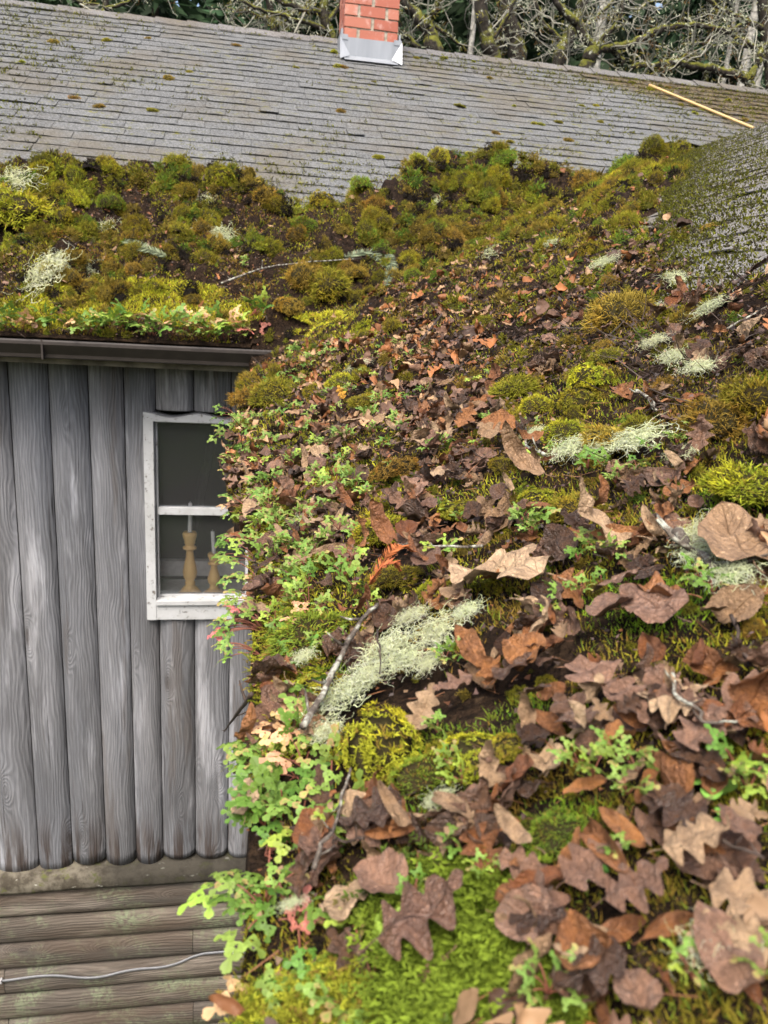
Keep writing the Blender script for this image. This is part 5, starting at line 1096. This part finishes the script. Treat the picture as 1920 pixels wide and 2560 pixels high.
# ------------------------------------------------------------------ candlesticks on the sill
n_ = N('turned_wood', .4, .4); v_ = n_.coord(); n_.color(n_.mix(n_.noise(n_.mapping(v_, (60, 60, 6)), 1, 4), (.70, .44, .15), (.80, .54, .22))); M_TURN = n_.m
M_WAX = plain('white_wax', (.72, .72, .72), .4, .4, .05)
SILL = WZ0 + .085 + .001
def candlestick(x, y, h, label, ch, lab2, lean=0.):
    s = h / .40
    pr = [(0, 0), (.060, 0), (.060, .012), (.052, .022), (.034, .05), (.022, .066), (.026, .074), (.026, .082), (.020, .09), (.032, .115), (.036, .145), (.030, .19), (.020, .24), (.017, .275), (.019, .285), (.034, .292), (.034, .302), (.022, .310), (.022, .320), (.028, .325), (.026, .335), (.034, .365), (.036, .385), (.030, .395), (.012, .395), (.012, .37), (0, .37)]
    pr = [(r * (1.18 if s > .8 else 1.08), z * s) for r, z in pr]; mb = MB(); lathe(mb, pr, (0, 0, 0)); o = mb.build('candlestick', M_TURN); o.location = (x, y, SILL); tag(o, label, 'candlestick', 'candlesticks on the window sill')
    mb = MB(); z = np.linspace(0, ch, 6); P = np.stack([lean * z, 0 * z, z], 1); mb.tube(P, np.linspace(.0125, .0105, 6), 14); mb.tube([P[-1], P[-1] + [0, 0, .012]], .0015, 5)
    c = mb.build('candle', M_WAX); c.location = (x, y, SILL + .37 * s); tag(c, lab2, 'candle', 'candles in the window')
candlestick(-.362, WY + .125, .40, 'taller turned wooden candlestick at left on the sill', .20, 'white candle in the taller candlestick', .02)
candlestick(-.222, WY + .135, .265, 'shorter turned wooden candlestick at right on the sill', .15, 'leaning white candle in the shorter candlestick', -.06)

# ------------------------------------------------------------------ trees beyond the ridge
def poly(pts, Y, n=7):
    K = np.array([on_y(px, py, Y + dy) for px, py, dy in [(*p, 0)[:3] if len(p) == 2 else p for p in pts]]); s = np.linspace(0, len(K) - 1, n * (len(K) - 1) + 1)
    P = np.stack([np.interp(s, range(len(K)), K[:, i]) for i in range(3)], 1); ker = np.ones(5) / 5
    for i in range(3): P[:, i] = np.convolve(np.pad(P[:, i], 2, 'edge'), ker, 'valid')
    return P
def twigs(starts, Y, L, n, r):
    """crooked twigs leaving a limb; returns polylines"""
    out = []
    for _ in range(n):
        p = starts[rng.integers(len(starts))].copy(); d = rng.normal(size=3) * [1, .7, .8] + [0, 0, .35]; d /= np.linalg.norm(d); k = rng.integers(6, 11); l = L * rng.uniform(.4, 1.2) / k; P = [p]
        for s_ in range(k):
            d = d + rng.normal(size=3) * .38 + [0, 0, .06]; d /= np.linalg.norm(d); p = p + d * l; P.append(p)
        out.append((np.array(P), r * rng.uniform(.5, 1.3)))
        if rng.random() < .8:
            q = P[len(P) // 2].copy(); e = d + rng.normal(size=3) * .9; e /= np.linalg.norm(e); Q = [q]
            for s_ in range(5): e = e + rng.normal(size=3) * .35; e /= np.linalg.norm(e); q = q + e * l * .8; Q.append(q)
            out.append((np.array(Q), r * .55))
    return out
def deciduous(label, Y, trunk, limbs, rt, nt, tl, lich, mat=M_BARK, tuftsize=.055):
    lich = lich // 4; nt = int(nt * .34); rt *= 1.2
    base = on_y(*trunk[0][:2], Y); root = empty('bare_tree', (base[0], Y, Z_GROUND)); tag(root, label, 'tree', 'mossy bare trees beyond the ridge'); off = np.array(root.location)
    T = poly(trunk, Y); down = np.linspace([base[0] + rng.uniform(-.2, .2), Y, Z_GROUND - .1], T[0], 8)[:-1]; T2 = np.vstack([down, T]); T2 = T2 + np.stack([fbm(np.arange(len(T2)) * .35, np.full(len(T2), Y * 7.), 3)] * 3, 1) * [.06, .05, .0]
    mb = MB(); mb.tube(T2 - off, np.linspace(rt * 1.15, rt * .8, len(T2)) * (1 + .18 * fbm(np.arange(len(T2)) * .8, np.full(len(T2), Y), 3)), 9); mb.build('trunk', mat, root)
    starts = [T]
    for pts, r in limbs:
        r *= 1.1; P = poly(pts, Y); P = P + np.stack([fbm(np.arange(len(P)) * .4 + 3 * j, np.full(len(P), pts[0][0] * .1), 3) for j in range(3)], 1) * .05
        mb = MB(); mb.tube(P - off, np.linspace(r, r * .5, len(P)) * (1 + .25 * fbm(np.arange(len(P)) * .9, np.full(len(P), pts[0][1]), 2)), 8); mb.build('limb', mat, root); starts.append(P)
    S_ = np.concatenate(starts); tw = twigs(S_, Y, tl, nt, .011); mb = MB(); c = np.array([.17, .165, .13])
    for P, r in tw: mb.tube(P - off, np.linspace(r, r * .35, len(P)), 4, c * rng.uniform(.5, 2.0), cap=False)
    mb.build('twigs', M_STUFF, root, colors=True)
    # lichen and moss shreds along the limbs and twigs
    pts = np.concatenate([P for P, _ in tw] + [S_, S_]); idx = rng.integers(0, len(pts), lich); B = pts[idx] + rng.normal(size=(lich, 3)) * .03; B = np.repeat(B, 5, 0) + rng.normal(size=(lich * 5, 3)) * .03
    D = rng.normal(size=(len(B), 3)) + [0, 0, -.25]; D /= np.linalg.norm(D, axis=1)[:, None]; C = np.repeat(np.where(rng.random((lich, 1)) < .62, np.array([.46, .48, .34]), np.where(rng.random((lich, 1)) < .6, np.array([.24, .22, .05]), np.array([.16, .10, .04]))), 5, 0) * rng.uniform(.55, 1.2, (len(B), 1))
    V, f, c = blades(B - off, D, rng.uniform(.4, 1.2, len(B)) * tuftsize, tuftsize * .22, C, .4, 1.15); o = link('lichen', mesh('lichen', V, f, M_LICHEN, c), root); o['kind'] = 'stuff'; return root
deciduous('dark mossy upright trunk right of the chimney', 11.5, [(1240, 170), (1222, 110), (1208, 60), (1200, 0), (1190, -120)], [([(1222, 110), (1260, 60), (1285, 0), (1300, -80)], .03)], .085, 60, 1.2, 500)
deciduous('leaning mossy tree just right of the chimney', 11, [(1095, 165), (1080, 110), (1068, 70)], [([(1068, 75), (1040, 35), (1005, 5), (960, -60)], .075), ([(1072, 80), (1078, 40), (1100, 0), (1120, -70)], .045), ([(1050, 120), (1010, 90), (985, 110)], .035), ([(1075, 60), (1120, 90), (1170, 130)], .025)], .10, 90, 1.0, 800)
deciduous('split trunk with a pale dead stem', 12.5, [(1300, 190), (1288, 110), (1275, 40), (1262, -80)], [([(1275, 120), (1258, 70), (1252, 0), (1248, -60)], .045)], .11, 70, 1.3, 600, M_BARK)
deciduous('forked mossy tree with a long arching limb', 10.5, [(1452, 195), (1478, 140), (1488, 122)], [([(1488, 125), (1455, 80), (1425, 45), (1395, 10), (1350, -60)], .06), ([(1485, 128), (1530, 118), (1590, 108), (1625, 85), (1660, 72), (1720, 60), (1800, 78), (1860, 62)], .05), ([(1490, 122), (1530, 75), (1555, 25), (1570, -50)], .03), ([(1530, 118), (1548, 140), (1562, 165)], .035)], .085, 110, 1.1, 1000)
deciduous('low spreading tree with a moss topped level limb', 10.2, [(1890, 330), (1880, 260), (1872, 205)], [([(1872, 205), (1820, 180), (1755, 165), (1690, 158), (1630, 160), (1570, 175)], .055), ([(1690, 158), (1720, 135), (1750, 150)], .03), ([(1872, 205), (1900, 140), (1925, 100), (1960, 60)], .045), ([(1700, 158), (1630, 185), (1590, 195)], .025)], .07, 110, 1.0, 1100)
deciduous('tangled grey tree behind the forked one', 13.5, [(1385, 200), (1410, 110), (1440, 60), (1470, -40)], [([(1410, 110), (1360, 60), (1330, -20)], .04), ([(1420, 90), (1500, 40), (1560, -30)], .035)], .09, 120, 1.6, 900)
deciduous('right hand tree hung with lichen', 12, [(1945, 330), (1925, 180), (1910, 60), (1900, -60)], [([(1925, 160), (1850, 90), (1770, 75), (1700, 40)], .04), ([(1915, 80), (1820, 30), (1740, -20)], .035), ([(1920, 120), (1800, 110), (1700, 110)], .03)], .07, 130, 1.4, 1300)
deciduous('lichen covered twiggy tree left of the chimney', 11, [(840, 140), (815, 60), (800, -40)], [([(820, 80), (740, 45), (660, 30), (580, -10)], .03), ([(815, 60), (850, 20), (870, -40)], .03), ([(810, 40), (700, 0), (620, -50)], .03)], .055, 130, 1.1, 1200)
deciduous('thin tree between the ridge and the chimney', 12.5, [(690, 130), (680, 50), (660, -60)], [([(684, 70), (740, 30), (800, 0)], .025), ([(682, 60), (620, 30), (560, 15)], .025)], .045, 100, 1.1, 900)
deciduous('slim tree behind the left ridge', 13, [(250, 80), (258, 20), (275, -70)], [([(256, 30), (330, 0), (400, -40)], .025), ([(256, 20), (190, 0), (120, -40)], .02)], .04, 60, 1.1, 350)
for px, Y, r, lab in ((1845, 16, .10, 'pale straight trunk far behind the right tree'), (1885, 17, .09, 'second pale straight trunk at the far right'), (1478, 15, .10, 'pale straight trunk behind the fork'), (1800, 18, .06, 'thin pale trunk behind the level limb'), (1165, 16, .06, 'thin grey trunk between the dark ones')):
    b0 = on_y(px, 250, Y); root = empty('bare_tree', (b0[0], Y, Z_GROUND)); tag(root, lab, 'tree', 'pale straight trunks behind'); off = np.array(root.location)
    z = np.linspace(Z_GROUND - .1, 11, 30); P = np.stack([b0[0] + .035 * (z - b0[2]) * (1 if px > 1500 else .3) + .06 * fbm(z * .5, z * 0 + px, 3), np.full(30, Y), z], 1); mb = MB(); mb.tube(P - off, np.linspace(r * 1.4, r * .6, 30), 9); mb.build('trunk', M_PALEBARK, root)
    tw = twigs(P[14:], Y, 1.6, 30, .012); mb = MB()
    for Q, rr in tw: mb.tube(Q - off, np.linspace(rr, rr * .3, len(Q)), 4, np.array([.2, .19, .16]) * rng.uniform(.5, 1.6), cap=False)
    mb.build('twigs', M_STUFF, root, colors=True)
# dark conifers
def conifer_meshes(seed):
    g = np.random.default_rng(seed); mb = MB(); H = 18.; z = np.linspace(0, H, 20); mb.tube(np.stack([.05 * np.sin(z), .05 * np.cos(z * .8), z], 1), np.linspace(.22, .03, 20), 8); tm = mb.mesh('trunk', M_BARK)
    B, D = [], []
    for k in range(230):
        h = g.uniform(2.5, H * .985); R_ = (H - h) / H * 3.6 + .25; a = g.uniform(0, 6.3); n = int(26 * R_ / 2) + 6; s = np.sqrt(g.uniform(.02, 1, n)); side = g.normal(size=n) * .28 * s * R_ * .5
        x = s * R_; zz = h - .28 * x - .05 * x ** 2 + g.normal(size=n) * .06; B.append(np.stack([np.cos(a) * x - np.sin(a) * side, np.sin(a) * x + np.cos(a) * side, zz], 1)); d = np.stack([np.cos(a) * .7 - np.sin(a) * np.sign(side) * .6, np.sin(a) * .7 + np.cos(a) * np.sign(side) * .6, -.45 + 0 * x], 1); D.append(d + g.normal(size=(n, 3)) * .3)
    B = np.concatenate(B); D = np.concatenate(D); V, f, c = blades(B, D, g.uniform(.22, .5, len(B)), .13, np.array([.028, .052, .024]) * g.uniform(.5, 1.6, (len(B), 1)), .2, 1.3)
    return tm, mesh('crown', V, f, M_MOSS, c)
CM = [conifer_meshes(s_) for s_ in range(3)]
NAMES_T = []
for i, x in enumerate(np.linspace(-9, 20, 19)):
    Y = 19 + (i % 3) * 2.6 + rng.uniform(-.6, .6); root = empty('conifer_tree', (x + rng.uniform(-.5, .5), Y, Z_GROUND)); s = rng.uniform(.85, 1.15); root.scale = (s, s, s * 1.0); root.rotation_euler = (0, 0, rng.uniform(0, 6)); tm, cm_ = CM[i % 3]
    link('trunk', tm, root); link('crown', cm_, root); tag(root, None, 'tree', 'dark conifers behind the bare trees'); repeat(root, 'dark conifer', (x, Y, 5))
# far wood: one dark mass with gaps for the sky
k = 42000; X_ = rng.uniform(-30, 45, k); Y_ = rng.uniform(29, 36, k); Z_ = rng.uniform(Z_GROUND, 15, k); kp_ = fbm(X_ * .35, Z_ * .35, 4, 101) > -.08
B = np.stack([X_, Y_, Z_], 1)[kp_]; D = rng.normal(size=B.shape) + [0, 0, -.5]; V, f, c = blades(B, D, rng.uniform(.5, 1.1, len(B)), .42, np.array([.035, .058, .032]) * rng.uniform(.5, 1.5, (len(B), 1)))
tag(link('far_wood', mesh('far_wood', V, f, M_MOSS, c)), 'dark far wood closing the view behind the trees', 'wood', kind='stuff')

label_repeats()
print('herbs', n_herb, 'leaves', cnt, 'objects', len(bpy.data.objects), 'tris', sum(len(m.polygons) for m in bpy.data.meshes))
